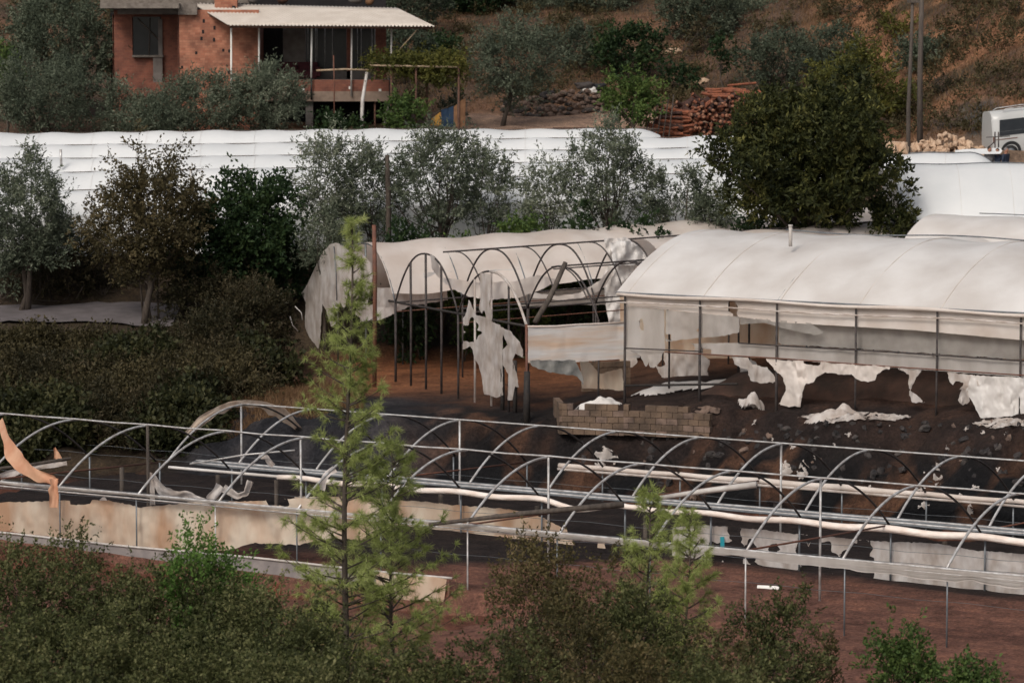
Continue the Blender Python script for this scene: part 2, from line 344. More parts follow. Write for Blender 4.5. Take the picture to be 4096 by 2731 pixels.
# ------------------------------------------------------------------ the ground: one sheet from the near slope to the hill behind
PROF = {
 -1500: [(20,19),(40,17.5),(60,16),(76,13.6),(122,14.3),(126,15.4),(137,18.2),(139,18.55),(143,19),(147,20.3),(166,22.3),(170,22.9),(173,25.5),(183,26.6),(207,32),(247,42),(320,62)],
 0:    [(20,19),(40,17.5),(60,16),(76,13.6),(104,13.7),(106,14.3),(122,14.3),(126,15.4),(137,18.2),(139,18.55),(143,19),(147,20.3),(166,22.3),(170,22.9),(173,25.5),(183,26.6),(207,32),(247,42),(320,62)],
 900:  [(20,19),(40,17.5),(60,16),(76,13.4),(102,13.5),(104,14.3),(121,14.35),(125,16.2),(130,17.3),(137,18.1),(139,18.5),(143,19),(147,20.3),(166,22.4),(170,22.9),(172.5,25.5),(183,26.6),(207,32),(247,42),(320,62)],
 1140: [(20,19),(40,17.2),(60,15.7),(76,13.4),(100,13.5),(102.5,14.2),(120.3,14.25),(123.7,16.4),(127,16.8),(139,16.9),(143,18.8),(147,20.3),(166,22.4),(170,22.9),(172,25.5),(183,26.6),(207,32),(247,42),(320,62)],
 1500: [(20,19),(40,17),(60,15.5),(76,13.4),(98,13.5),(100.5,14.05),(119.5,14.1),(122.5,16.5),(124,16.7),(140.8,16.85),(144.3,19.3),(147,20.3),(166,22.4),(170,22.9),(172,25.5),(183,26.6),(207,32),(247,42),(320,62)],
 2200: [(20,19),(40,17),(60,15.5),(76,13.8),(95,13.85),(118.5,13.9),(121.3,16.5),(123,16.7),(140.5,17.0),(144.3,19.3),(147,20.4),(166,22.5),(170,23),(171.5,25.4),(178,26.0),(181,27.3),(191,29),(208,32.3),(248,42),(320,63)],
 2800: [(20,19),(40,17),(60,15.5),(76,13.75),(90,13.8),(115.5,13.85),(119.5,16.9),(121.5,17.4),(138,17.6),(142,19.5),(147,20.5),(166,22.5),(170,23),(172,25.0),(178,26.4),(191,29.3),(208,33.2),(248,44),(320,66)],
 3400: [(20,19),(40,17),(60,15.5),(76,13.7),(90,13.75),(111.8,13.8),(116,17.1),(118.5,17.6),(136,18),(140,20.3),(146,21.8),(149,23.2),(151,24.8),(158,25.2),(171,25.6),(178,27.6),(190,31.6),(212,38),(250,48),(320,66)],
 4096: [(20,19),(40,17),(60,15.5),(76,13.65),(90,13.7),(108.3,13.75),(112.5,17.3),(114.5,17.7),(133,18.2),(137,20.2),(143,22),(147,23),(149.9,23.6),(151,24.8),(155,25.4),(161,28.2),(174,32.6),(209,43),(249,53),(320,70)],
 6000: [(20,19),(40,17),(60,15.5),(76,13.6),(88,13.6),(100,13.6),(105,17.2),(108,17.7),(126,18.4),(134,21),(143,23.2),(149,24.2),(155,26),(161,29),(174,33.5),(209,44),(249,54),(320,74)],
}
_us = sorted(PROF)
def hbase(x, Y):
    x, Y = np.broadcast_arrays(np.asarray(x, float), np.asarray(Y, float)); u = 2048 + FPX * x / np.maximum(Y, 15)
    Z = np.stack([np.interp(Y, [q[0] for q in PROF[k]], [q[1] for q in PROF[k]]) for k in _us], -1)
    u = np.clip(u, _us[0], _us[-1] - 1e-6); i = np.clip(np.searchsorted(_us, u, side='right') - 1, 0, len(_us) - 2)
    U = np.array(_us, float); f = (u - U[i]) / (U[i + 1] - U[i])
    a = np.take_along_axis(Z, i[..., None], -1)[..., 0]; b = np.take_along_axis(Z, (i + 1)[..., None], -1)[..., 0]
    return a + (b - a) * f
FO = np.array([6.3275, 93.7666, 16.1023]); PHI = .5696
FA = np.array([math.cos(PHI), -math.sin(PHI), -.0019]); FC = np.array([math.sin(PHI), math.cos(PHI), -.0328]); UPV = np.array([0, 0, 1.0])
FW, FR, FG, FPH, FW2, FR2, FB = 8.62, 1.657, .55, -2.03, 8.29, 1.647, 3.0
def Fp(i, t, h=0.0): return FO + FA * (i * FB) + FC * t + UPV * h
def hgt(x, Y):
    x, Y = np.broadcast_arrays(np.asarray(x, float), np.asarray(Y, float)); z = hbase(x, Y)
    # rough where it is bank or hill, smooth on the beds
    slope = np.abs(hbase(x, Y + 1) - hbase(x, Y - 1)) / 2
    amp = .08 + 1.15 * np.clip(slope * 1.5, 0, 1) * (Y > 95) * (Y < 130) + .75 * np.clip(slope * 1.5, 0, 1) * (Y >= 130)
    z = z + np.clip(slope * 1.5, 0, 1) * (Y > 95) * (Y < 128) * 1.2 * (fbm(x * 1.7 + 9, Y * 1.7, 6, 4) - .5)
    z = z + amp * (fbm(x * .7, Y * .7, 0, 4) - .5) * 1.3 + .06 * (fbm(x * 3, Y * 3, 4, 3) - .5) * (1 + 3 * np.clip(slope, 0, 1))
    return z
def gz(x, Y): return float(hgt(np.array([x]), np.array([Y]))[0])
def smooth(a, lo, hi): t = np.clip((a - lo) / (hi - lo), 0, 1); return t * t * (3 - 2 * t)
def zone(x, Y):
    u = 2048 + FPX * x / Y
    n = fbm(x * .22, Y * .22, 2, 4)[..., None]; n2 = fbm(x * .9 + 40, Y * .9, 5, 4)[..., None]
    def c(*q): return np.array(q)
    col = c(.075, .055, .035) * np.ones(x.shape + (3,))
    def put(mask, cc):
        nonlocal col
        mk = mask[..., None] if mask.ndim == x.ndim else mask
        col = col * (1 - mk) + cc * mk
    # red soil of the near beds
    put(smooth(Y, 70, 78) * (1 - smooth(Y, 122, 125)), c(.135, .055, .036))
    # terrace above the bank: orange earth, sooty patches
    tY = np.interp(u, [0, 900, 1500, 2200, 2800, 3400, 4096, 6000], [126, 124, 122.5, 121.3, 119.5, 116, 112.5, 105])
    tb = np.interp(u, [0, 900, 1500, 2200, 2800, 3400, 4096, 6000], [122, 121, 119.4, 118.4, 115.4, 111.7, 108.2, 100])
    put(smooth(Y, 0, 1) * ((Y > tY) & (Y < 140)) * 1.0, c(.115, .055, .033) * .6 + c(.15, .07, .04) * .5 * n)
    og = smooth(u, 1300, 1450) * (1 - smooth(u, 2350, 2500)); put(og * smooth(Y, 128, 132) * (1 - smooth(Y, 140.5, 141.5)), c(.20, .085, .042) * (.6 + .8 * n)); put(og * smooth(Y, 140.6, 141.8) * (1 - smooth(Y, 145, 146)), c(.022, .017, .014)); put(og * smooth(Y, 121, 122.5) * (1 - smooth(Y, 126, 130)) * smooth(n2[..., 0], .38, .5), c(.020, .018, .019))
    # burnt bank
    bank = smooth(Y - tb, -1.2, .3) * (1 - smooth(Y - tY, 1.5, 3.5))
    put(bank, c(.009, .009, .010) + (c(.085, .044, .028) - c(.009, .009, .010)) * smooth(n2, .53, .66))
    put(smooth(Y - tY, -2, 0) * (1 - smooth(Y - tY, 8, 14)) * (.6 + .4 * smooth(n[..., 0], .42, .55)) * (.35 + .65 * smooth(u, 2250, 2550)) * smooth(u, 1300, 2000), c(.032, .021, .018))
    # the left bank of brush, pale verge, hill
    lf = (1 - smooth(u, 1000, 1500)) * smooth(Y, 121, 123) * (1 - smooth(Y, 144, 148)); put(lf, c(.050, .036, .024))
    ash = smooth(u, 560, 800) * (1 - smooth(u, 1500, 1900)) * smooth(Y, 118, 120) * (1 - smooth(Y, 127, 129)); put(ash, c(.022, .022, .026) + c(.03, .026, .025) * smooth(n2, .5, .7))
    put(smooth(u, 900, 1100) * (1 - smooth(u, 1300, 1420)) * smooth(Y, 127, 129) * (1 - smooth(Y, 133, 136)), c(.13, .07, .045))
    put(smooth(Y, 146, 149) * (1 - smooth(Y, 168, 170)), c(.09, .06, .04))
    hill = smooth(Y, 169, 172) if x.ndim else 0
    hr = np.maximum(hill, smooth(Y, 150, 155) * smooth(u, 3000, 3400))
    base = c(.098, .064, .046) + (c(.165, .092, .058) - c(.098, .064, .046)) * smooth(n, .46, .62)
    base = base + (c(.06, .048, .030) - base) * smooth(n2, .52, .64) * .8
    put(hr, base)
    put(smooth(u, 3100, 3500) * smooth(Y, 154, 158) * smooth(n[..., 0], .40, .52), c(.27, .135, .075))
    put(smooth(u, 3600, 3800) * smooth(Y, 153, 155) * (1 - smooth(Y, 159, 161)) * smooth(n2[..., 0], .42, .55), c(.085, .08, .072))
    yard = smooth(u, 1650, 1900) * (1 - smooth(u, 2750, 2900)) * smooth(Y, 170.5, 172) * (1 - smooth(Y, 176.5, 178.5)); put(yard, c(.36, .24, .175))
    rd = smooth(u, 3450, 3650) * smooth(Y, 147.5, 149) * (1 - smooth(Y, 155, 156)); put(rd, c(.22, .15, .105))
    return col
xs = np.concatenate([np.arange(-90, -32, 3.0), np.arange(-32, 32, .4), np.arange(32, 92, 3.0)])
ys = np.concatenate([np.arange(18, 78, 2.0), np.arange(78, 124, .35), np.arange(124, 168, .8), np.arange(168, 212, .5), np.arange(212, 322, 4.0)])
GX, GY = np.meshgrid(xs, ys, indexing='ij'); GZ = hgt(GX, GY)
m_ = MB(); m_.grid(np.stack([GX, GY, GZ], -1))
ground = solo('ground', m_, 'earth', None, None, kind='structure', smooth=True, loc=(0, 0, 0))
ca = ground.data.color_attributes.new('zone', 'FLOAT_COLOR', 'POINT')
zc = zone(GX, GY).reshape(-1, 3); ca.data.foreach_set('color', np.hstack([zc, np.ones((len(zc), 1))]).astype(np.float32).ravel())

# furrowed bed inside the bare frames, a fine sheet just above the ground
A_ = np.arange(-32, 16, .5); C_ = np.arange(-12, FW + FG + FW2, .07)
AA, CC = np.meshgrid(A_, C_, indexing='ij')
P0 = np.array([FO[0], FO[1]]); BX = P0[0] + FA[0] * AA + FC[0] * CC; BY = P0[1] + FA[1] * AA + FC[1] * CC
fur = .06 * np.abs(np.sin(CC * math.pi / .9)) ** .7 + .05 * (fbm(BX * 2.5, BY * 2.5, 1, 4) - .5) + .025 * (vnoise(BX * 9, BY * 9, 2) - .5)
cliff = np.where(AA < -9, smooth(CC, -.3, .3), 1.0)
BZ = 14.14 - .0165 * AA + fur - .02 - .3 * (1 - smooth(CC, -12, -9)) - .7 * smooth(-CC, .1, 1.0) * smooth(-AA, 4, 8.5)
keep = (AA[:-1, :-1] > -99)
m_ = MB(); n0, n1 = AA.shape
m_.add(np.stack([BX, BY, BZ], -1).reshape(-1, 3), [(i * n1 + j, i * n1 + j + 1, (i + 1) * n1 + j + 1, (i + 1) * n1 + j) for i in range(n0 - 1) for j in range(n1 - 1) if keep[i, j]])
soil = solo('soil', m_, 'earth', None, None, kind='structure', smooth=True, loc=(0, 0, 0))
ca = soil.data.color_attributes.new('zone', 'FLOAT_COLOR', 'POINT')
nn = fbm(BX * .5, BY * .5, 9, 4)[..., None]; sc = np.array([.170, .082, .060]) * (.75 + .5 * nn)
dk = smooth(CC - 5.5 * smooth(AA, -14, -6) + 1.6 * (fbm(BX * .4, BY * .4, 3, 3) - .5), 1.3, 3.2)[..., None]
sc = sc * (1 - dk) + np.array([.024, .018, .017]) * dk
ca.data.foreach_set('color', np.concatenate([sc, np.ones(sc.shape[:2] + (1,))], -1).astype(np.float32).ravel())

# the lane among the trees at the left
rx = np.arange(-34, -13, .5); m_ = MB(); R = []
for x in rx: R.append([(x, Y, gz(x, Y) + .10) for Y in np.linspace(138.9 + .3 * math.sin(x), 142.8 + .3 * math.sin(x * .7), 8)])
m_.grid(np.array(R, float)); solo('road', m_, 'road', None, None, kind='structure', smooth=True, loc=(0, 0, 0))

# ------------------------------------------------------------------ bare twin-tunnel frame in front
F = thing('bare_greenhouse', 'bare arched steel frame of two burnt-out tunnels over red soil in the foreground', 'greenhouse', (*Fp(-2, 4)[:2], 14.4))
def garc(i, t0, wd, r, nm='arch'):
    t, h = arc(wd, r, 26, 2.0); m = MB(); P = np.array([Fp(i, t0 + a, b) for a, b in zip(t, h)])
    m.tube(P[:15], .038, 8); m.mi = 1; m.tube(P[14:], .034, 8); return part(nm, m, ['galv', 'soot_shade_pipe'], F, True)  # far half darker: soot, with the underside's shade put into the colour
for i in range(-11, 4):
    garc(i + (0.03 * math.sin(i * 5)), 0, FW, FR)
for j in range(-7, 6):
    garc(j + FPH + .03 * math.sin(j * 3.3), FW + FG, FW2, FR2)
def line(nm, pts, r, mt, parent=F, n=8): m = MB(); m.tube(np.array(pts, float), r, n); return part(nm, m, mt, parent, True)
IX = np.arange(-11.5, 4.6, .5)
line('ridge_pipe', [Fp(i, FW / 2, FR + .03 + .015 * math.sin(i * 6)) for i in IX], .026, 'galv')
line('ridge_pipe', [Fp(i, FW + FG + FW2 / 2, FR2 + .03) for i in np.arange(-9.1, 4.6, .5)], .026, 'galv')
line('eave_rail', [Fp(i, -.02, .03) for i in IX], .034, 'galv')
line('eave_rail', [Fp(i, -.05, -.10) for i in IX], .026, 'galv')
for k in range(4):
    line('gutter_pipe', [Fp(i, FW + FG - .05 - k * .1, .10 - .035 * k + .01 * math.sin(i * 3 + k)) for i in np.arange(-8.6, 4.6, .5)], .034, 'galv_dark' if k % 2 else 'galv')
    line('gutter_pipe', [Fp(i, FW + FG + .10, .12 + .05 * k) for i in np.arange(-8.6, 4.6, .5)], .012, 'galv_dark') if k < 1 else None
# rolled-up film along the gutter, sagging between ties, and along the outer eaves
rr = np.arange(-7.3, 4.6, .1)
m_ = MB(); m_.tube([Fp(i, FW - .22, -.10 - .13 * (0.5 - .5 * math.cos(2 * math.pi * i)) * (1.8 if -4 < i < -2.9 else .5)) for i in rr], [.085 + .03 * float(vnoise(i * .8, 3, 1)) for i in rr], 10)
part('film_roll', m_, 'roll', F, True)
m_ = MB(); r2 = np.arange(-8.8, -7.2, .1); m_.tube([Fp(i, FW - .2, -.12) for i in r2], .05, 8); part('film_roll', m_, 'film_cream', F, True)
m_ = MB(); rb = np.arange(-5.6, 4.6, .1); m_.tube([Fp(i, FW + FG + FW2, -.02 - .03 * abs(math.sin(i * math.pi))) for i in rb], [.075 + .03 * float(vnoise(i, 7, 2)) for i in rb], 10); part('film_roll', m_, 'film_pink', F, True)
m_ = MB(); m_.tube([Fp(i, FW + FG + FW2 - .1, -.16) for i in rb], .04, 8); part('film_roll', m_, 'film_torn', F, True)
# slack film hanging from the near eave rail, deeper to the right
P = []
for i in np.arange(-11.5, 4.6, .08):
    dep = np.interp(i, [-11, -4, -1.5, .5, 2, 4.6], [.05, .06, .12, .20, .30, .38]) * (1 + .12 * math.sin(i * 2.1) + .7 * (float(fbm(i * 4, 0, 4, 3)) - .5))
    P.append([Fp(i, -.08 - .05 * math.sin(k * 3.1 + i * .7) * (k / 8), .02 - dep * k / 8) for k in range(9)])
m_ = MB(); m_.grid(np.array(P)); part('rolled_film', m_, 'net', F, True)
# posts
def fpost(i, t, mt, r=.03, top=0.0, bot=13.8):
    p = Fp(i, t, top); m = MB(); m.tube([(p[0], p[1], bot), (p[0], p[1], (p[2] + bot) / 2), tuple(p)], r, 8); part('post', m, mt, F, True)
for i in range(-11, 4):
    fpost(i, -.02, 'galv_dark' if i % 3 else 'galv', .024, -.05, 13.7); fpost(i + .02, FW, 'galv_dark', .032, -.03)
for i in (-11, -8, -6, -3, 0, 3): fpost(i, FW / 2, 'wood_grey' if i in (-8,) else 'galv', .05 if i == -8 else .036, FR)
for j in (-7, -4, 0, 3): fpost(j + FPH, FW + FG + FW2 / 2, 'galv', .036, FR2)
for j in range(-7, 6): fpost(j + FPH, FW + FG + FW2, 'galv_dark', .03, -.05)
for i in (-9.6, -8.25, -7.45, -6.6, -5.9, -5.3, -4.1, -2.8, .55): fpost(i, FW + .3, 'wood_grey', .075, -.3 if i < -5 else -.4)
# tie rods from eave to gutter and the two long props
for i in (-9, -3, 0, 3): line('tie_rod', [Fp(i, 0, .03), Fp(i, FW / 2, .0), Fp(i, FW, -.02)], .028, 'rust')
for j in (-4, -1, 3): line('tie_rod', [Fp(j + FPH, FW + FG, .03), Fp(j + FPH, FW + FG + FW2, -.02)], .028, 'rust')
# thin drip wires strung along the bays
for t, h in ((2.2, -.45), (4.4, -.5), (6.6, -.45), (FW + 2.5, -.2), (FW + 5, -.2), (1.2, -1.0)):
    line('wire', [Fp(i, t, h - .04 * abs(math.sin(i * math.pi))) for i in IX], .007, 'galv_dark', n=4)
# burnt side curtain along the gutter line
q0, q1 = Fp(-11, FW + .15), Fp(4.5, FW + .15)
L1 = lambda u, v: onplane(u, v, q0, q1)
top = [(-200, 2035), (0, 2010), (330, 1998), (560, 2028), (760, 2008), (1050, 2003), (1180, 1990), (1420, 1985), (1700, 2008), (1960, 2030), (2120, 2045), (2270, 2120), (2285, 2150), (2420, 2150)]
bot = [(2420, 2285), (2050, 2208), (1700, 2182), (1340, 2150), (1200, 2180), (1000, 2175), (930, 2200), (560, 2206), (200, 2215), (-200, 2215)]
L0 = lambda u, v: onplane(u, v, Fp(-11, .22), Fp(-3, .22))
m_ = sheet([(-200, 2035), (0, 2010), (330, 1998), (430, 2000), (560, 2030), (760, 2008), (1050, 2003), (1180, 1990), (1420, 1995), (1560, 2040), (1570, 2120), (1450, 2160), (1340, 2150), (1200, 2178), (1000, 2170), (930, 2200), (560, 2206), (200, 2215), (-200, 2235)], L0, 8, holes=[(1120, 2010, 55, 12), (310, 2005, 50, 14), (830, 2012, 40, 10)], wav=.14, rag=4, wl=38)
part('side_curtain', m_, 'film_wall', F, True)
m_ = sheet([(1180, 1985), (1420, 1985), (1700, 2008), (1960, 2030), (2120, 2045), (2270, 2120), (2285, 2150), (2420, 2150), (2420, 2290), (2050, 2222), (1700, 2190), (1400, 2160), (1180, 2110)], L1, 8, holes=[(2345, 2185, 55, 60)], wav=.12, rag=4, wl=40)
part('side_curtain', m_, 'film_wall', F, True)
top = [(2690, 2110), (2790, 2100), (2900, 2105), (2972, 2112), (3060, 2118), (3180, 2135), (3300, 2142), (3480, 2162), (3560, 2166), (3740, 2172), (3900, 2200), (4200, 2222)]
bot = [(4200, 2425), (4000, 2408), (3750, 2375), (3560, 2352), (3300, 2320), (3150, 2310), (3050, 2305), (2900, 2285), (2690, 2265)]
H = [(2940, 2140, 26, 40), (2940, 2215, 50, 55), (2868, 2215, 52, 42), (3000, 2200, 26, 44), (3096, 2197, 20, 22), (3215, 2215, 34, 62), (3290, 2225, 60, 58), (3235, 2152, 38, 14), (3430, 2215, 72, 50), (3400, 2260, 60, 60), (3250, 2290, 90, 26), (3020, 2280, 40, 22), (3470, 2270, 25, 55), (2800, 2275, 60, 20)]
m_ = sheet(top + bot, L1, 6, holes=H, wav=.09, rag=3, wl=40); part('side_curtain', m_, 'film_torn', F, True)
m_ = MB(); tq = [L1(2880, 2145), L1(2897, 2145), L1(2897, 2197), L1(2881, 2197)]; m_.prism([q - np.array([0, .04, 0]) for q in tq], (0, -.01, 0)); part('teal_tag', m_, 'teal', F)
# low skirt and its top pipe at the near left edge
m_ = MB(); P = []
for i in np.arange(-11.5, -3.15, .1): P.append([Fp(i, -.35 - .04 * k, 0) * [1, 1, 0] + UPV * (14.62 - .2 * k + .02 * math.sin(i * 3 + k)) for k in range(6)])
m_.grid(np.array(P)); part('ground_skirt', m_, 'skirt', F, True)
m_ = MB(); P = []
for i in np.arange(-3.95, -3.12, .05): P.append([Fp(i, -.42 - .04 * k, 0) * [1, 1, 0] + UPV * (14.60 - (.17 - .03 * (i < -3.5)) * k + .03 * math.sin(i * 9 + k)) for k in range(7)])
m_.grid(np.array(P)); part('ground_skirt', m_, 'film_wall', F, True)
line('skirt_pipe', [Fp(i, -.37, 0) * [1, 1, 0] + UPV * (14.64 + .02 * math.sin(i * 2)) for i in np.arange(-11.5, -3.1, .3)], .035, 'pipe_pale')
fpost(-3.12, -.45, 'rust', .04, -1.55, 13.6)
# scorched film ribbons left hanging on the frame
def Q(u, v, Y): return at(u, v, Y)
Y7 = Fp(-9.03, FW + FG + FW2 / 2)[1]
def arcpts(i, t0, wd, r, a, b, n=9, off=.06):
    o = []
    for t in np.linspace(a, b, n) * wd: o.append(Fp(i, t0 + t, r * (1 - (2 * t / wd - 1) ** 2) + off))
    return o
pr = arcpts(-9.03, FW + FG, FW2, FR2, .13, .95); m_ = band(pr, [.10, .2, .17, .11, .13, .12, .2, .2, .08], wav=.08, seed=2); part('torn_film', m_, 'film_tan', F, True)
m_ = band([Q(0, 1680, 109), Q(25, 1760, 107), Q(75, 1850, 105.5), Q(130, 1890, 104.5), Q(205, 1918, 103.8), Q(232, 1928, 103.5)], [.12, .20, .24, .2, .16, .1], wav=.06, seed=4); part('torn_film', m_, 'film_orange', F, True)
m_ = band([Q(215, 1915, 103.4), Q(218, 1960, 103.4), Q(214, 2030, 103.4)], [.15, .14, .12], wav=.04, seed=5); part('torn_film', m_, 'film_orange', F, True)
m_ = band(arcpts(-11, 0, FW, FR, .55, .9), [.08, .11, .1, .07, .06, .05, .05, .05, .05], wav=.04, seed=6); part('torn_film', m_, 'film_orange', F, True)
m_ = band([Q(220, 1790, 112), Q(232, 1835, 112), Q(225, 1840, 112)], [.03, .14, .1], seed=7); part('torn_film', m_, 'film_orange', F, True)
Yg = Fp(-6, FW)[1]
for pts, wd_ in (([(608, 1905), (650, 1965), (700, 1978), (745, 1978), (790, 1998), (835, 2008), (880, 1940)], .13), ([(893, 1950), (950, 1985), (985, 1970), (1005, 1925)], .11), ([(1035, 1820), (1065, 1830), (1095, 1862)], .09), ([(600, 1890), (603, 1950), (606, 2020)], .09), ([(408, 1990), (450, 2050), (500, 2110), (552, 2185)], .10), ([(490, 2025), (520, 2035), (548, 2030)], .08), ([(0, 1905), (90, 1882), (180, 1862), (268, 1852)], .10), ([(1340, 1875), (1300, 1905), (1285, 1960)], .10)):
    m_ = band([Q(u, v, Yg + .3) for u, v in pts], [wd_] * len(pts), wav=.06, seed=pts[0][0]); part('torn_film', m_, 'film_torn', F, True)
line('eave_rail', [Q(-60, 1880, 109.5), Q(120, 1858, 109.6), Q(285, 1832, 109.7)], .05, 'wood_grey')
line('purlin', [Q(760, 1855, 112.5), Q(980, 1818, 112), Q(1180, 1800, 111.6)], .028, 'galv')
solo('wooden_prop', (lambda m: (m.tube([at(1716, 2097, 98.5), at(2100, 2052, 97.9), at(2495, 2016, 97.5)], [.055, .075, .095], 10), m)[1])(MB()), 'wood_grey', 'thick grey-brown pole lying slantwise across the near bare tunnel', 'pole', smooth=True)
solo('pale_pipe', (lambda m: (m.tube([at(2640, 1990, 102.5), at(2830, 1962, 102), at(3026, 1937, 101.5)], [.065, .085, .10], 12), m)[1])(MB()), 'pipe_pale', 'thick pale pipe resting slantwise inside the rear bare tunnel', 'pipe', smooth=True)
p = at(3020, 2290, 100.6); g_ = 14.14
m_ = MB(); m_.tube([(p[0], 99.5, g_ + .07), (p[0] + .62, 99.3, g_ + .07)], .075, 14, cap=False); m_.mi = 1; m_.tube([(p[0] + .60, 99.306, g_ + .07), (p[0] + .61, 99.303, g_ + .07)], .068, 14)
solo('plastic_pipe', m_, ['white_paint', 'dark_void'], 'short white plastic drainpipe offcut lying on the red soil', 'pipe', smooth=True)
# ------------------------------------------------------------------ long covered tunnels
def cover(fn, n_along, wd, r, nt=28, p=2.0, t0=0.0, t1=1.0):
    """fn(i, t, h) places a point; returns a sheet over the arches"""
    P = []
    for i in n_along:
        row = []
        for k in range(nt + 1):
            t = t0 + (t1 - t0) * k / nt; h = r * (1 - abs(2 * t - 1) ** p)
            sag = -.045 * math.sin(math.pi * (i % 1.0)) ** 2 * r + .035 * (float(fbm(i * 3.2 + t * 2, t * 9, 3, 3)) - .5)
            row.append(fn(i, t * wd, h + sag + .03 * (float(vnoise(i * .9, t * 3, 5)) - .5)))
        P.append(row)
    m = MB(); m.grid(np.array(P)); return m
def tunnel_frame(fn, root, idx, wd, r, p, rad=.03, mt='galv_dark', n=22):
    for i in idx:
        t, h = arc(wd, r, n, p); m = MB(); m.tube([fn(i, a, b - .04) for a, b in zip(t, h)], rad, 8); part('arch', m, mt, root, True)

# the intact mesh-sided tunnel, right
M1O = at(2500, 1172, 122.5); M1A = np.array([math.cos(PHI), -math.sin(PHI), -.004]); M1C = np.array([math.sin(PHI), math.cos(PHI), 0.0])
MW, MR, MB_ = 12.2, 1.95, 3.02
def Mp(i, t, h=0.0): return M1O + M1A * (i * MB_) + M1C * t + UPV * h
G1 = thing('greenhouse_tunnel', 'large cream plastic tunnel with mesh sides and burnt lower edge above the dark bank', 'greenhouse', (*Mp(3, 4)[:2], 17.6))
ial = np.arange(-.12, 8.01, .1)
part('roof_film', cover(Mp, ial, MW, MR, 34, 2.0), 'film_cream', G1, True)
tunnel_frame(Mp, G1, range(0, 9), MW, MR, 2.0)
m_ = MB(); m_.tube([Mp(i, MW / 2 + .15, MR + .05 + .05 * math.sin(i * 2.4)) for i in np.arange(1.0, 8, .1)], .028, 6); part('ridge_cable', m_, 'galv_dark', G1, True)
for i in np.arange(0, 8):     # seams over the ribs
    t, h = arc(MW, MR, 24, 2.0); m = MB(); m.tube([Mp(i + .04, a, b + .002) for a, b in zip(t, h)], .011, 5); part('seam', m, 'film_pink', G1, True)
g1base = lambda x, y: gz(x, y) - .15
for i in range(0, 8):
    for t, r_, mt in ((0, .036, 'soot_shade_pipe'), (MW, .045, 'galv_dark')):
        p = Mp(i, t, 0); m = MB(); b = g1base(p[0], p[1]); m.tube([(p[0], p[1], b), (p[0], p[1], b + 1.1), tuple(p)], [r_ * 1.5, r_ * 1.3, r_] if (i < 3 and t == 0) else r_, 8); part('post', m, mt, G1, True)
    p = Mp(i + .5, .2 + MW * .5, .5); m = MB(); m.tube([(p[0], p[1], g1base(p[0], p[1])), tuple(p)], .04, 8); part('post', m, 'soot_shade_pipe', G1, True)
line('eave_rail', [Mp(i, 0, .0) for i in ial], .035, 'galv_dark', G1)
pA, pB = Mp(-.3, -.04), Mp(8, -.04); LF = lambda u, v: onplane(u, v, pA, pB)
pC, pD = Mp(-.3, .10), Mp(8, .10); LI = lambda u, v: onplane(u, v, pC, pD)
def hl(u, a, b): return a[1] + (b[1] - a[1]) * (u - a[0]) / (b[0] - a[0])
rail1 = [(2500, 1392), (2660, 1396), (2955, 1400), (3100, 1410), (4130, 1449)]
line('side_rail', [LF(u, v) for u, v in ((2500, 1392), (2800, 1405))], .022, 'soot_shade_pipe', G1)
line('side_rail', [LF(u, v) for u, v in ((2955, 1372), (3260, 1391), (3560, 1407), (4180, 1450))], .026, 'soot_shade_pipe', G1)
line('side_rail', [LF(u, v) for u, v in ((2660, 1408), (2955, 1424), (3100, 1432), (3560, 1466), (4180, 1506))], .022, 'rust', G1)
line('side_rail', [LF(u, v) for u, v in ((2500, 1542), (2950, 1535))], .04, 'soot', G1)
# valance, upper net, lower net, rags
m_ = MB(); m_.tube([Mp(i, -.06, -.05 - .03 * math.sin(i * 2.9)) for i in np.arange(-.1, 8, .1)], [.05 + .03 * float(vnoise(i * 1.1, 2, 8)) for i in np.arange(-.1, 8, .1)], 8); part('eave_fold', m_, 'film_pink', G1, True)
m_ = MB(); m_.tube([Mp(i, -.08, -.33 + .03 * math.sin(i * 1.9)) for i in np.arange(-.1, 8, .1)], .03, 6); part('eave_fold', m_, 'film_torn', G1, True)
m_ = sheet([(2500, 1185), (3100, 1205), (4150, 1262), (4150, 1366), (3650, 1320), (3100, 1288), (2960, 1268), (2820, 1255), (2660, 1238), (2500, 1226)], LI, 8, holes=[(2930, 1228, 18, 30)], wav=.05, rag=1, wl=50, seed=3); part('side_net', m_, 'film_pink', G1, True)
m_ = sheet([(2502, 1226), (2655, 1238), (2660, 1400), (2640, 1430), (2600, 1440), (2585, 1470), (2560, 1420), (2502, 1398)], LI, 6, holes=[(2566, 1300, 9, 24)], wav=.06, seed=5); part('side_net', m_, 'net', G1, True)
m_ = sheet([(2664, 1240), (2958, 1268), (2958, 1330), (2900, 1342), (2800, 1352), (2664, 1365)], LI, 8, holes=[(2674, 1344, 10, 8), (2795, 1322, 8, 8)], wav=.10, seed=6, wl=25); part('side_net', m_, 'net', G1, True)
m_ = sheet([(2700, 1375), (2960, 1370), (3260, 1392), (4150, 1448), (4150, 1512), (3560, 1470), (3100, 1436), (2955, 1424), (2700, 1410)], LI, 8, holes=[(2725, 1392, 55, 14), (2835, 1404, 14, 8)], wav=.06, rag=2, seed=7, wl=40); part('side_net', m_, 'net', G1, True)
m_ = sheet([(2960, 1268), (3240, 1290), (3300, 1330), (3260, 1340), (3150, 1318), (3050, 1290), (2962, 1300)], LI, 6, wav=.08, seed=8, wl=25); part('side_net', m_, 'net_thin', G1, True)
m_ = sheet([(3100, 1290), (3640, 1320), (4150, 1364), (4150, 1446), (3560, 1406), (3260, 1388), (3100, 1380)], lambda u, v: LI(u, v) + M1C * .3, 12, wav=.05, seed=9); part('side_net', m_, 'net_thin', G1, True)
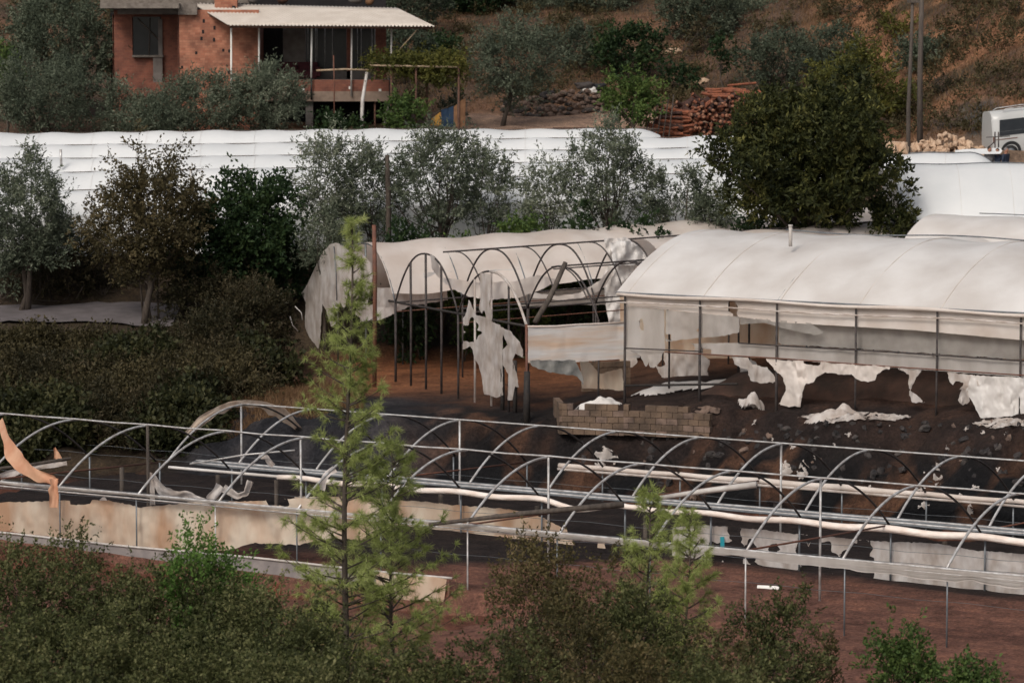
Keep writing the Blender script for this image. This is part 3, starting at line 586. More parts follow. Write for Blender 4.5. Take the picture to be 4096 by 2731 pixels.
rags = [([(3060, 1432), (3190, 1445), (3235, 1500), (3212, 1560), (3200, 1625), (3150, 1628), (3115, 1620), (3145, 1560), (3130, 1510), (3100, 1480)], 'film_pink'),
 ([(3180, 1440), (3560, 1466), (3556, 1475), (3530, 1480), (3505, 1500), (3500, 1520), (3470, 1528), (3430, 1518), (3405, 1497), (3390, 1500), (3300, 1490), (3270, 1505), (3250, 1530), (3195, 1540)], 'film_pink'),
 ([(3590, 1470), (3690, 1482), (3672, 1500), (3650, 1540), (3640, 1560), (3680, 1590), (3700, 1608), (3650, 1612), (3640, 1580), (3632, 1545), (3636, 1500)], 'film_torn'),
 ([(3790, 1490), (3900, 1500), (3915, 1540), (3870, 1560), (3880, 1610), (3850, 1620), (3830, 1600), (3845, 1560), (3800, 1530)], 'film_torn'),
 ([(3850, 1500), (4150, 1512), (4150, 1680), (4000, 1676), (3930, 1682), (3905, 1640), (3885, 1600), (3860, 1560)], 'film_cream'),
 ([(2590, 1420), (2650, 1415), (2645, 1440), (2620, 1470), (2600, 1468)], 'net'),
 ([(2925, 1425), (2990, 1432), (3010, 1455), (3070, 1470), (3095, 1500), (3110, 1530), (3040, 1530), (3000, 1520), (2990, 1480), (2940, 1460)], 'film_torn')]
for k, (pl, mt) in enumerate(rags):
    part('torn_film', sheet(pl, LF, 4, holes=[(3262, 1450, 40, 10)] if k == 1 else [(3830, 1540, 25, 14)] if k == 3 else (), wav=.14, seed=20 + k, rag=4, wl=28), mt, G1, True)
# far side seen through the opening: dusty film with openings, low rolls of white plastic
pE, pF = Mp(-.5, MW - .1), Mp(8, MW - .1); LB = lambda u, v: onplane(u, v, pE, pF)
pG, pH = Mp(-.5, MW * .55), Mp(8, MW * .55); LM = lambda u, v: onplane(u, v, pG, pH)
m_ = sheet([(2480, 1140), (4200, 1180), (4200, 1480), (3900, 1500), (3650, 1440), (3480, 1495), (3300, 1500), (3150, 1470), (3060, 1500), (2900, 1505), (2700, 1530), (2480, 1530)], LB, 12, holes=[(3700, 1480, 60, 60), (3950, 1470, 90, 60), (3350, 1400, 120, 24), (2560, 1440, 20, 20)], wav=.18, seed=31, rag=5); part('back_curtain', m_, 'film_wall', G1, True)
m_ = sheet([(2650, 1412), (2790, 1405), (2840, 1440), (2830, 1490), (2860, 1535), (2700, 1540), (2640, 1500), (2610, 1440)], LM, 6, holes=[(2643, 1445, 16, 22), (2655, 1418, 12, 10)], wav=.2, seed=33, rag=5, wl=30); part('torn_film', m_, 'film_torn', G1, True)
m_ = sheet([(2500, 1408), (2545, 1410), (2550, 1450), (2530, 1470), (2500, 1468)], LM, 5, wav=.15, seed=34, rag=4); part('torn_film', m_, 'film_torn', G1, True)
m_ = sheet([(2960, 1425), (3020, 1440), (3045, 1500), (3060, 1535), (2980, 1540), (2960, 1480)], LM, 5, wav=.2, seed=35, rag=5); part('torn_film', m_, 'film_cream', G1, True)

m_ = MB(); P = []
for i in np.arange(.7, 7.6, .06):
    hh = float(np.interp(i, [.7, 1, 4, 7.6], [.1, .65, 1.0, 1.15])); row = []
    for k, t in enumerate(np.linspace(1.2, 4.6, 12)):
        p = Mp(i, t + .25 * float(vnoise(i * 2, t, 3))); e = max(0.0, 1 - abs(k / 11 * 2 - 1) ** 4); row.append((p[0], p[1], gz(p[0], p[1]) - .05 + hh * e * (.85 + .3 * float(fbm(i * 2.5, t, 7, 3)))))
    P.append(row)
m_.grid(np.array(P)); solo('soil_bank', m_, 'soil_dark', None, None, kind='structure', smooth=True)
# heaps of fallen film, each a crumpled mound of its own
def heap(u, v, Y, rx, ry, rz, mt, label, nm='fallen_film', seed=1, group=None, cat='plastic sheet'):
    x = xat(u, Y); n = 26; T = np.linspace(-1, 1, n); X, Yg_ = np.meshgrid(T, T, indexing='ij'); R = np.sqrt(X**2 + Yg_**2)
    edge = .85 + .3 * (vnoise(np.arctan2(Yg_, X) * 2 + seed, 3, seed) - .5) * 2
    z = rz * np.clip(1 - (R / edge) ** 2, -.05, 1) * (.55 + .9 * fbm(X * 2.2 + seed, Yg_ * 2.2, seed, 4))
    base = hgt(x + X * rx, Y + Yg_ * ry)
    m = MB(); keep = R < edge; V = np.stack([x + X * rx, Y + Yg_ * ry, base + .03 + z], -1).reshape(-1, 3)
    f = [(i * n + j, (i + 1) * n + j, (i + 1) * n + j + 1, i * n + j + 1) for i in range(n - 1) for j in range(n - 1) if keep[i, j] and keep[i + 1, j + 1]]
    used = sorted({k for q in f for k in q}); mp = {k: a for a, k in enumerate(used)}
    m.add(V[used], [tuple(mp[k] for k in q) for q in f])
    return solo(nm, m, mt, label, cat, group, smooth=True)
heap(2400, 1565, 121.9, .85, .6, .42, 'film_cream', 'bunched cream plastic heap on top of the block wall', seed=3)
heap(2690, 1530, 124.5, 1.9, .5, .3, 'film_cream', 'long pale plastic heap on the floor behind the first posts of the mesh-sided tunnel', seed=4)
heap(2900, 1530, 124, 1.5, .5, .3, 'film_cream', 'pale plastic heap on the floor inside the mesh-sided tunnel, behind its third post', seed=5)
heap(3010, 1590, 119.8, .45, .4, .55, 'film_torn', 'small peaked heap of torn plastic on the bank below the mesh-sided tunnel', seed=6)
heap(3330, 1630, 117.2, .9, .35, .3, 'film_torn', 'torn cream plastic heap under the hanging rags of the mesh-sided tunnel', seed=8)

# pale tunnel roof behind, upper right
M4O = M1O + M1A * 9.3 + M1C * 10.2
M4O = at(3600, 960, 133.4); M4O[2] = zat(985, 133.4)
def M4p(i, t, h=0.0): return M4O + M1A * (i * MB_) + M1C * t + UPV * h
r4 = zat(855, 136) - M4O[2]
G4 = thing('greenhouse_tunnel', 'pale rounded tunnel roof showing behind the large mesh-sided tunnel at the right edge', 'greenhouse', (*M4p(2, 4)[:2], 18))
part('roof_film', cover(M4p, np.arange(0, 7.01, .1), 6.2, r4, 30, 2.2), 'film_cream', G4, True)
m_ = MB(); m_.tube([M4p(i, 3.2, r4 + .04 + .03 * math.sin(i * 2)) for i in np.arange(.6, 7, .2)], .022, 6); part('ridge_cable', m_, 'galv_dark', G4, True)
tunnel_frame(M4p, G4, range(0, 8), 6.2, r4, 2.2, n=16)
for i in range(0, 7):
    for t in (0, 6.2): p = M4p(i, t); m = MB(); m.tube([(p[0], p[1], gz(p[0], p[1]) - .1), tuple(p)], .04, 6); part('post', m, 'galv_dark', G4, True)
m_ = MB(); pp = [M4p(i, 0) for i in np.arange(0, 7.01, .5)]; m_.grid(np.array([[p, p - UPV * 1.4] for p in pp])); part('side_curtain', m_, 'film_cream', G4, True)

# ------------------------------------------------------------------ the torn three-span greenhouse
PH2 = .415; TAx = np.array([math.cos(PH2), math.sin(PH2), .040]); TC = np.array([-math.sin(PH2), math.cos(PH2), -.004])
TO = at(2106, 1302, 122.0); TWD, TB = 6.15, 2.78
TR = zat(1085, 122 + TWD * TC[1] / 2) - TO[2]
def Tp(k, i, t, h=0.0):        # span k (0 nearest .. 2 farthest), bay i, metres across
    return TO + TAx * (i * TB) + TC * (t + k * TWD) + UPV * h
G2 = thing('burnt_greenhouse', 'burnt three-span greenhouse with torn pink-white film above blackened arches and orange soil', 'greenhouse', (*Tp(1, 2, 3)[:2], 16.8))
PW = 2.3
TRK = [TR, zat(1014, Tp(1, 0, TWD / 2)[1]) - Tp(1, 0, 0)[2], zat(972, Tp(2, 0, TWD / 2)[1]) - Tp(2, 0, 0)[2]]
def tarch(k, i, a=0.0, b=1.0, rad=.036, mt='soot_shade_pipe'):
    ts = np.linspace(a, b, 22); m = MB(); m.tube([Tp(k, i, t * TWD, TRK[k] * (1 - abs(2 * t - 1) ** PW)) for t in ts], rad, 8); return part('arch', m, mt, G2, True)
tarch(0, 0, .45, 1.0); tarch(0, 0, 0, .52, .05, 'film_torn')
for i in range(1, 9): tarch(0, i)
for i in range(0, 9): tarch(1, i)
for i in range(0, 9): tarch(2, i, mt='galv_dark')
for i in (.45, 1.45, 2.45): tarch(1, i, .05, .55, .026); tarch(0, i + .5, .1, .6, .024)
line('gable_beam', [Tp(0, 0, 0, -.02), Tp(1, 0, 0, 0), Tp(2, 0, 0, .02), Tp(2, 0, TWD, .02)], .045, 'soot', G2)
for k, n in ((0, 6), (1, 8.5)): line('ridge_pipe', [Tp(k, i, TWD / 2, TRK[k] + .02) for i in np.arange(.25 if k else 1.0, n, .5)], .032, 'soot_shade_pipe', G2)
for k in (1, 2):
    line('eave_rail', [Tp(k, i, 0, 0) for i in np.arange(0, 9, .5)], .03, 'soot_shade_pipe', G2); line('eave_rail', [Tp(k, i, 0, -.35) for i in np.arange(0, 9, .5)], .02, 'rust', G2)
line('purlin', [Tp(1, i, TWD * .22, TRK[1] * .62) for i in np.arange(1.6, 8, .5)], .026, 'soot_shade_pipe', G2)
line('purlin', [Tp(0, i, TWD * .95, .2) for i in np.arange(0, 8, .5)], .026, 'soot_shade_pipe', G2)
line('eave_rail', [Tp(2, i, TWD, 0) for i in np.arange(0, 8.7, .5)], .03, 'galv_dark', G2)
def tpost(k, i, t, top, r=.04, mt='soot_shade_pipe', bot=None):
    p = Tp(k, i, t, top); b = gz(p[0], p[1]) - .1 if bot is None else bot; m = MB(); m.tube([(p[0], p[1], b), (p[0] + .01, p[1], (b + p[2]) / 2), tuple(p)], r, 8); part('post', m, mt, G2, True)
def th(k, t): return TRK[k] * (1 - abs(2 * t / TWD - 1) ** PW)
tpost(0, 0, 0, .05, .05, 'rust'); m_ = MB(); p = Tp(0, 0, 0); m_.tube([(p[0], p[1] - .05, gz(p[0], p[1]) - .1), (p[0] + .02, p[1] - .05, p[2] - 1.6)], [.14, .11], 10); part('charred_post', m_, 'soot', G2, True)
for t in (1.55, 3.1, 4.6): tpost(0, 0, t, th(0, t), .04, 'film_torn' if t > 3 else 'soot_shade_pipe')
for t, top in ((1.0, -1.3), (2.1, -1.5)): tpost(0, 0, t, top, .075, 'soot')
for t in (1.6, 3.1, 4.6): tpost(1, 0, t, th(1, t), .045)
tpost(1, 0, 0, 0, .04); tpost(2, 0, 0, .05, .05); tpost(2, 0, 3.1, th(2, 3.1), .04, 'galv_dark'); tpost(2, 0, TWD, 0, .04)
for i in range(1, 9):
    for k in (1, 2): tpost(k, i, 0, 0, .035)
    tpost(0, i, 0, 0, .035); tpost(2, i, TWD, 0, .035, 'galv_dark')
for u, v0_, v1_ in ((1505, 1300, 1400), (1700, 1490, 1560), (1560, 1480, 1580), (1735, 1400, 1570)):
    pass
# roofs: farthest span whole, middle span only beyond the fourth bay, nearest only far right
def tcover(k, i0, i1, t0=0.0, t1=1.0, mt='film_pink', nm='roof_film', sagk=1.0):
    f = lambda i, t, h: Tp(k, i, t, h + .04)
    return part(nm, cover(f, np.arange(i0, i1 + .001, .1), TWD, TRK[k], 26, PW, t0, t1), mt, G2, True)
tcover(2, -.02, 8.7, .03, 1.0); tcover(1, 3.2, 8, .0, 1.0); tcover(0, 3.4, 8, 0, 1.0, 'film_cream')
# torn lower skirt of the far span roof, draped over the middle frame
lift2 = lambda u, v: onplane(u, v, Tp(2, 0, .7), Tp(2, 8, .7))
part('torn_film', sheet([(1690, 1090), (2460, 1060), (2470, 1090), (2200, 1128), (1950, 1150), (1800, 1150), (1700, 1130)], lift2, 7, wav=.15, seed=41, wl=70), 'film_pale', G2, True)
lift1 = lambda u, v: onplane(u, v, Tp(1, 0, 2.2), Tp(1, 8, 2.2))
part('torn_film', sheet([(1720, 1015), (1745, 1035), (1775, 1110), (1900, 1130), (2060, 1125), (2150, 1100), (2240, 1120), (2150, 1165), (2080, 1190), (1960, 1200), (1870, 1185), (1820, 1160), (1760, 1120), (1730, 1080)], lift1, 7, wav=.22, seed=42, wl=60), 'film_pink', G2, True)
lift15 = lambda u, v: onplane(u, v, Tp(1, 0, .4), Tp(1, 8, .4))
part('torn_film', sheet([(2120, 1168), (2230, 1185), (2320, 1170), (2400, 1120), (2435, 1080), (2450, 1060), (2455, 1100), (2400, 1165), (2330, 1190), (2240, 1200), (2130, 1190)], lift15, 6, wav=.15, seed=43, wl=50), 'film_pink', G2, True)
part('torn_film', sheet([(1500, 1150), (1720, 1150), (1790, 1160), (1790, 1200), (1640, 1225), (1560, 1262), (1440, 1290), (1440, 1240), (1500, 1212)], lift2, 7, wav=.12, seed=44, wl=60), 'film_torn', G2, True)
part('torn_film', sheet([(2080, 1180), (2300, 1150), (2430, 1160), (2430, 1220), (2300, 1218), (2080, 1226)], lambda u, v: lift2(u, v), 7, wav=.12, seed=45), 'net', G2, True)
part('torn_film', sheet([(2418, 955), (2500, 948), (2560, 985), (2598, 1030), (2560, 1050), (2530, 1090), (2500, 1120), (2480, 1180), (2480, 1290), (2435, 1285), (2422, 1220), (2412, 1100), (2440, 1050), (2425, 1000)], lift1, 5, wav=.38, seed=46, wl=34, rag=4), 'film_cream', G2, True)
part('torn_film', sheet([(2440, 970), (2520, 960), (2570, 1010), (2590, 1040), (2520, 1060), (2450, 1060)], lambda u, v: lift1(u, v) - np.array([0, .35, 0]), 5, wav=.3, seed=47, wl=24, rag=5), 'film_pale', G2, True)
# gable drapes at the left end
gp, gq = Tp(2, -.04, -.5), Tp(2, -.04, TWD + .5); LG = lambda u, v: onplane(u, v, gp, gq)
part('gable_film', sheet([(1345, 970), (1395, 1000), (1410, 1060), (1405, 1130), (1385, 1200), (1375, 1245), (1362, 1210), (1350, 1250), (1330, 1230), (1345, 1290), (1325, 1310), (1305, 1240), (1290, 1215), (1283, 1300), (1280, 1360), (1268, 1430), (1250, 1490), (1205, 1500), (1205, 1480), (1218, 1440), (1220, 1300), (1222, 1210), (1204, 1172), (1222, 1150), (1255, 1080), (1290, 1010), (1320, 978)], LG, 5, wav=.16, seed=51, wl=34, rag=2.5), 'film_torn', G2, True)
line('gable_cord', [LG(1336, 985) - [0, .1, 0], LG(1345, 1100) - [0, .12, 0], LG(1348, 1200) - [0, .1, 0]], .02, 'galv_dark', G2)
line('loose_wire', [Q(1180, 1225, 136), Q(1205, 1250, 136), Q(1210, 1280, 136)], .02, 'pipe_pale', G2); line('loose_wire', [Q(1160, 1265, 136), Q(1170, 1300, 136), Q(1192, 1325, 136)], .02, 'pipe_pale', G2)
part('gable_film', sheet([(1402, 1005), (1445, 1010), (1485, 1050), (1490, 1110), (1470, 1210), (1500, 1270), (1440, 1272), (1400, 1240), (1395, 1120)], LG, 7, wav=.12, seed=52), 'film_torn', G2, True)
# gable rags on the nearest span
g1p, g1q = Tp(0, -.03, -.5), Tp(0, -.03, TWD + .5); LH = lambda u, v: onplane(u, v, g1p, g1q)
part('gable_film', sheet([(1918, 1090), (1966, 1095), (1962, 1180), (1958, 1220), (1970, 1260), (1968, 1288), (1945, 1270), (1935, 1230), (1928, 1255), (1915, 1235), (1922, 1190)], LH, 4, wav=.07, seed=61, wl=20, rag=2), 'film_torn', G2, True)
part('gable_film', sheet([(1876, 1195), (1890, 1230), (1905, 1262), (1950, 1268), (1972, 1290), (2000, 1300), (2012, 1340), (2010, 1420), (2010, 1520), (2012, 1580), (1985, 1590), (1960, 1580), (1935, 1575), (1925, 1500), (1915, 1460), (1897, 1435), (1890, 1400), (1880, 1385), (1862, 1395), (1850, 1400), (1855, 1340), (1852, 1275), (1862, 1260)], LH, 5, holes=[(1888, 1330, 33, 48)], wav=.12, seed=62, wl=30, rag=2.5), 'film_torn', G2, True)
part('gable_film', sheet([(2000, 1305), (2040, 1322), (2080, 1370), (2092, 1400), (2094, 1430), (2060, 1415), (2050, 1440), (2068, 1500), (2075, 1550), (2060, 1545), (2050, 1600), (2030, 1600), (2035, 1500), (2012, 1460), (2008, 1400), (2030, 1380)], LH, 5, wav=.14, seed=63, wl=24, rag=2.5), 'film_torn', G2, True)
# side wall band of the nearest span
sp, sq = Tp(0, 0, -.05), Tp(0, 8, -.05); LS = lambda u, v: onplane(u, v, sp, sq)
part('side_wall_film', sheet([(2112, 1308), (2300, 1300), (2490, 1288), (2560, 1285), (2560, 1430), (2490, 1435), (2300, 1448), (2180, 1455), (2112, 1450)], LS, 7, wav=.05, seed=64, rag=1, wl=60), 'film_band', G2, True)
line('side_roll', [LS(u, v) for u, v in ((2110, 1306), (2220, 1305), (2300, 1299), (2400, 1295), (2560, 1284))], .035, 'film_pink', G2)
part('side_wall_film', sheet([(2120, 1440), (2300, 1440), (2330, 1500), (2335, 1540), (2320, 1520), (2300, 1500), (2200, 1490), (2130, 1465)], lambda u, v: LS(u, v) + [0, -.08, 0], 5, wav=.08, seed=65, rag=4), 'film_scorched', G2, True)
part('side_wall_film', sheet([(2320, 1448), (2350, 1445), (2400, 1500), (2490, 1480), (2500, 1570), (2400, 1560), (2330, 1560)], lambda u, v: LS(u, v) + [0, .6, 0], 6, wav=.15, seed=66, rag=3), 'film_wall', G2, True)
part('side_wall_film', sheet([(1440, 1225), (1560, 1230), (1640, 1220), (1560, 1262), (1520, 1280), (1445, 1285)], lambda u, v: onplane(u, v, Tp(2, 0, .1), Tp(2, 5, .1)), 7, wav=.05, seed=67), 'film_torn', G2, True)
m_ = MB(); m_.tube([at(2140, 1290, 124), at(2200, 1190, 124.5), at(2262, 1050, 125)], [.10, .10, .085], 10); m_.mi = 1
solo('leaning_pole', m_, ['wood_grey'], 'thick grey pole leaning steeply out of the burnt greenhouse, charred at its foot', 'pole', smooth=True)
p = at(1497, 1310, 131.5); 
m_ = MB(); m_.tube([(p[0], p[1], gz(p[0], p[1]) - .2), tuple(at(1500, 1100, 131.5)), tuple(at(1496, 900, 131.5))], [.085, .085, .08], 10)
solo('tall_post', m_, 'rust', 'tall reddish-brown post standing through the left end of the torn greenhouse', 'post', smooth=True)
m_ = MB(); m_.tube([Mp(1.62, 3.1, MR * .85), Mp(1.62, 3.1, MR * .85 + .72)], .065, 12); m_.tube([Mp(1.62, 3.1, MR * .85 + .70), Mp(1.62, 3.1, MR * .85 + .76)], .08, 12); part('vent_pipe', m_, 'pipe_pale', G1, True)
# dark hedge and beam behind the burnt frames
m_ = MB(); m_.tube([at(1500, 1240, 139), at(1800, 1262, 138), at(2160, 1262, 137)], .05, 8)
# retaining wall of blocks
wall = []
pts = [(2225, 122.6), (2250, 120.4), (2500, 119.9), (2720, 119.1), (2850, 118.5)]
BW = MB()
def blocks(p, q, z0, n_rows, drop=0, mt=0):
    p, q = np.array(p), np.array(q); L = np.linalg.norm(q - p); d = (q - p) / L; nb = max(1, int(L / .40)); ang = math.atan2(d[1], d[0])
    for r_ in range(n_rows):
        for k in range(-1, nb + 1):
            a0 = max(0, k * .40 + (.20 if r_ % 2 else 0)); a1 = min(L, a0 + .40 if k >= 0 else .2)
            if a1 - a0 < .08: continue
            if r_ == n_rows - 1 and drop and random.random() < drop: continue
            c = p + d * (a0 + a1) / 2; BW.mi = random.choice((0, 0, 0, 1))
            BW.box((c[0], c[1] + random.uniform(-.015, .015), z0 + .105 + r_ * .215), ((a1 - a0) / 2 - .008, .10, .100), ang + random.uniform(-.02, .02))
random.seed(4)
WP = [(xat(u, Y), Y) for u, Y in pts]
for k in range(4): blocks(WP[k], WP[k + 1], 16.24 + .02 * k, 5, .14)
o = solo('block_wall', BW, ['block_plain', 'stone_warm', 'char'], 'low retaining wall of tan blocks with soot stains beneath the mesh-sided tunnel', 'wall')
# beam-like sooty cap and rows of blocks inside the far greenhouse
m_ = MB(); BW2 = BW; BW = MB(); blocks((xat(2330, 127.5), 127.5), (xat(2520, 128.3), 128.3), 17.0, 5)
solo('block_wall', BW, ['block_plain', 'stone_warm', 'block_plain'], 'short brown block wall seen under the pale film wall between the two greenhouses', 'wall')
# ------------------------------------------------------------------ white multi-span tunnels across the middle distance
UR = [-500, 0, 600, 1200, 2000, 2700, 2900, 3300]
ROWS = [([541, 533, 528, 519, 517, 517, 519, 521], 163.0, 2655), ([592, 585, 578, 571, 557, 549, 541, 540], 159.0, 3300), ([645, 637, 630, 622, 603, 594, 592, 590], 155.0, 3300),
        ([700, 692, 683, 671, 652, 638, 635, 632], 151.2, 3300), ([775, 768, 758, 735, 712, 695, 690, 686], 147.4, 3300)]
G5 = thing('greenhouse_tunnel', 'wide row of joined white plastic tunnels running across below the brick house', 'greenhouse', (-6, 155, 21))
def Bp(k, u):
    rw, Y, _ = ROWS[k]; return at(u, np.interp(u, UR, rw) + 1.6 * math.sin(u * .007 + k * 2) + .6 * math.sin(u * .019 + k), Y)
for k, (rw, Y, uend) in enumerate(ROWS):
    us_ = np.arange(-500, uend + 1, 20); wd = 4.0; P = []; R_ = .95
    for u in us_:
        r0 = Bp(k, u); rib = .035 * math.cos(2 * math.pi * u / 215)
        fr = 0 if u < uend - 140 or k else (u - uend + 140) / 140
        row = []
        for j in range(25):
            t = j / 24 * 2 - 1; dz = -R_ * abs(t) ** 2.1 + rib * (1 - abs(t)) - fr ** 2 * .35
            row.append(r0 + np.array([0, t * wd / 2, dz]))
        P.append(row)
    m_ = MB(); m_.grid(np.array(P)); part('roof_film', m_, 'film_white', G5, True)
    m_ = MB(); m_.tube([Bp(k, u) + np.array([0, .12, .0]) for u in us_], .022, 6); part('ridge_cable', m_, 'wood_grey', G5, True)
    m_ = MB(); m_.tube([Bp(k, u) + np.array([0, -wd / 2 + .05, -R_ - .06]) for u in us_], .06, 6); part('gutter_pipe', m_, 'galv_dark', G5, True)
    for u in np.arange(-480, uend, 215):
        m = MB(); r0 = Bp(k, u); m.tube([r0 + np.array([0, t * wd / 2, .015 - R_ * abs(t) ** 2.1 + .02]) for t in np.linspace(-1, .15, 14)], .005, 5); part('seam', m, 'film_cream', G5, True)
    for u in np.arange(-450, uend, 430):
        p = Bp(k, u) + np.array([0, -wd / 2, -R_]); m = MB(); m.tube([(p[0], p[1], gz(p[0], p[1]) - .1), tuple(p)], .04, 6); part('post', m, 'galv_dark', G5, True)
m_ = MB(); P = []
for u in np.arange(-500, 3301, 20):
    p = Bp(4, u) + np.array([0, -2.0, -.95]); P.append([p + np.array([0, -.03 * j, -.28 * j]) for j in range(7)])
m_.grid(np.array(P)); part('side_curtain', m_, 'film_white', G5, True)
m_ = MB(); m_.mi = 0; r0 = Bp(0, 2655)
V = [r0 + np.array([0, t * 2, -.95 * abs(t) ** 2.1 - .36]) for t in np.linspace(-1, 1, 15)]; m_.add(V + [r0 + np.array([0, -2, -3]), r0 + np.array([0, 2, -3])], [tuple(range(15)) + (16, 15)]); part('end_film', m_, 'film_white', G5)
for u, a, b, Y in ((245, 598, 662, 153.5), (765, 678, 742, 149.5), (1205, 588, 652, 155), (1262, 563, 622, 156.5)):
    m = MB(); m.tube([at(u, b + 6, Y), at(u - 2, a, Y)], .055, 8); part('stub_pipe', m, 'galv', G5, True)
# right-hand pair of tunnels below the van
G6 = thing('greenhouse_tunnel', 'pair of large smooth white tunnels below the van at the right edge', 'greenhouse', (18, 139, 21))
def Rp(k, u, t):
    if k == 0:   # far, ends in a rounded hip
        Y = 147.2; r0 = at(u, 619 - (u - 3300) * .012 + 1.5 * math.sin(u * .03), Y); f = max(0, (u - 3870) / 150); r0[2] -= 1.0 * f ** 2
        return r0 + np.array([0, t * 1.7, -1.0 * abs(t) ** 2.2 * (1 - .6 * min(f, 1) ** 2)])
    r0 = at(u, 664 - (u - 3300) * .012 + 2 * math.sin(u * .017), 141.6); return r0 + np.array([0, t * 4.2, -2.3 * abs(t) ** 2.0])
for k, (a, b) in enumerate(((3520, 4012), (3560, 4420))):
    m = MB(); m.grid(np.array([[Rp(k, u, t) for t in np.linspace(-1, 1, 29)] for u in np.arange(a, b, 12)])); part('roof_film', m, 'film_white', G6, True)
    m = MB(); m.tube([Rp(k, u, .03) + UPV * .03 for u in np.arange(a, b - 20, 20)], .026, 6); part('ridge_cable', m, 'galv_dark', G6, True)
    for u in np.arange(a + 60, b - 20, 205): m = MB(); m.tube([Rp(k, u + 26 * t, t) + UPV * .006 for t in np.linspace(-.98, .2, 16)], .007, 5); part('seam', m, 'film_cream', G6, True)
    for u in np.arange(a + 20, b, 205):
        p = Rp(k, u, -1); m = MB(); m.tube([(p[0], p[1], gz(p[0], p[1]) - .1), tuple(p)], .045, 6); part('post', m, 'galv_dark', G6, True)
m = MB(); m.grid(np.array([[Rp(1, u, -1) - UPV * h for h in (0, .6, 1.2, 1.9)] for u in np.arange(3560, 4420, 20)])); part('side_curtain', m, 'film_white', G6, True)
# ------------------------------------------------------------------ brick house on its terrace
HY = 172.0
HH = thing('brick_house', 'unfinished red brick house with a corrugated veranda roof on thin posts', 'house', (xat(1000, HY), HY + 3, 25.5))
def slab(name, u0, v0, u1, v1, Y, depth, mt, label=None, parent=None):
    """upright block whose near face spans the two bearings at distance Y"""
    a = at(u0, v0, Y); b = at(u1, v1, Y); m = MB(); c = (a + b) / 2; m.box((c[0], Y + depth / 2, c[2]), (abs(b[0] - a[0]) / 2, depth / 2, abs(a[2] - b[2]) / 2)); return part(name, m, mt, parent or HH, label=label)
slab('wall', 716, 40, 1038, 520, HY, .25, 'brick')
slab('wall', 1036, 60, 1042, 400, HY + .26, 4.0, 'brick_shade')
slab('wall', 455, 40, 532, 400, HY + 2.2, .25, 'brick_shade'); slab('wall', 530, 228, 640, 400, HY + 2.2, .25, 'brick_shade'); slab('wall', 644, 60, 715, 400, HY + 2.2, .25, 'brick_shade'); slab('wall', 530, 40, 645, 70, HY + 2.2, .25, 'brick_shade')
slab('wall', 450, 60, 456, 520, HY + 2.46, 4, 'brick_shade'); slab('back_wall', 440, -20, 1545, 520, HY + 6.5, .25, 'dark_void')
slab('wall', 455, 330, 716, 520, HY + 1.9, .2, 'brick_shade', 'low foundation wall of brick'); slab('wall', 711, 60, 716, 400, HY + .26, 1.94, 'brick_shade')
w_ = slab('window', 532, 68, 642, 226, HY + 2.16, .06, 'glass_dark')
def bar(name, pts, r, mt, parent, n=8): m = MB(); m.tube(np.array(pts, float), r, n); return part(name, m, mt, parent, True)
bar('window_bar', [at(550, 75, HY + 2.10), at(640, 165, HY + 2.10)], .04, 'wood_grey', w_); bar('window_bar', [at(600, 72, HY + 2.11), at(596, 222, HY + 2.11)], .025, 'wood_grey', w_)
m_ = MB(); a = at(520, 226, HY + .9); b = at(645, 233, HY + .9); m_.box(((a[0] + b[0]) / 2, HY + 2.05, a[2]), ((b[0] - a[0]) / 2, .18, .05)); part('sill', m_, 'concrete', w_)
slab('door_frame', 632, 78, 650, 228, HY + 2.06, .06, 'plaster'); slab('pillar', 612, 230, 650, 332, HY + 1.95, .18, 'plaster')
slab('roof_slab', 400, 14, 716, 34, HY - .9, 7.1, 'concrete', 'concrete roof slab above the recessed window'); slab('beam', 470, 34, 716, 58, HY + .6, .5, 'plaster'); slab('pillar', 712, 12, 788, 60, HY - .28, .27, 'concrete')
slab('wall', 400, -90, 1000, 14, HY + 2.5, .25, 'concrete')
for u, v in ((815, 85), (812, 128), (806, 155), (858, 112), (856, 160), (893, 202), (917, 205), (785, 212), (728, 270), (915, 290), (842, 60)):
    m_ = MB(); c = at(u, v, HY - .004); m_.box((c[0], HY - .002, c[2]), (.055, .012, .09 if v < 200 else .07)); part('wall_hole', m_, 'dark_void', HH)
# veranda
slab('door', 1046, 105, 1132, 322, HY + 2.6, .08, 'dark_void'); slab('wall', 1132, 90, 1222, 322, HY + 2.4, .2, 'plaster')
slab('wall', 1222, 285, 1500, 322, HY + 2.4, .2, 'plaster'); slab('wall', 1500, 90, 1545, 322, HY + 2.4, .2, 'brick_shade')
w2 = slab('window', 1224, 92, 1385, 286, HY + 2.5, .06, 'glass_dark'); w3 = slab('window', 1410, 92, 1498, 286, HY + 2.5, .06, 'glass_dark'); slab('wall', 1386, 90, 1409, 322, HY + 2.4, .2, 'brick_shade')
for u in (1232, 1262, 1268, 1300, 1330): bar('window_bar', [at(u, 95, HY + 2.42), at(u, 284, HY + 2.42)], .014, 'galv', w2)
for u in (1430, 1445, 1488, 1500): bar('window_bar', [at(u, 95, HY + 2.38), at(u, 284, HY + 2.38)], .014, 'galv', w3)
slab('veranda_floor', 1040, 320, 1556, 330, HY - 1.2, 4.0, 'concrete'); slab('parapet', 1120, 320, 1556, 368, HY - 1.28, .14, 'brick_shade'); slab('beam', 1060, 366, 1556, 406, HY - 1.34, .35, 'beam')
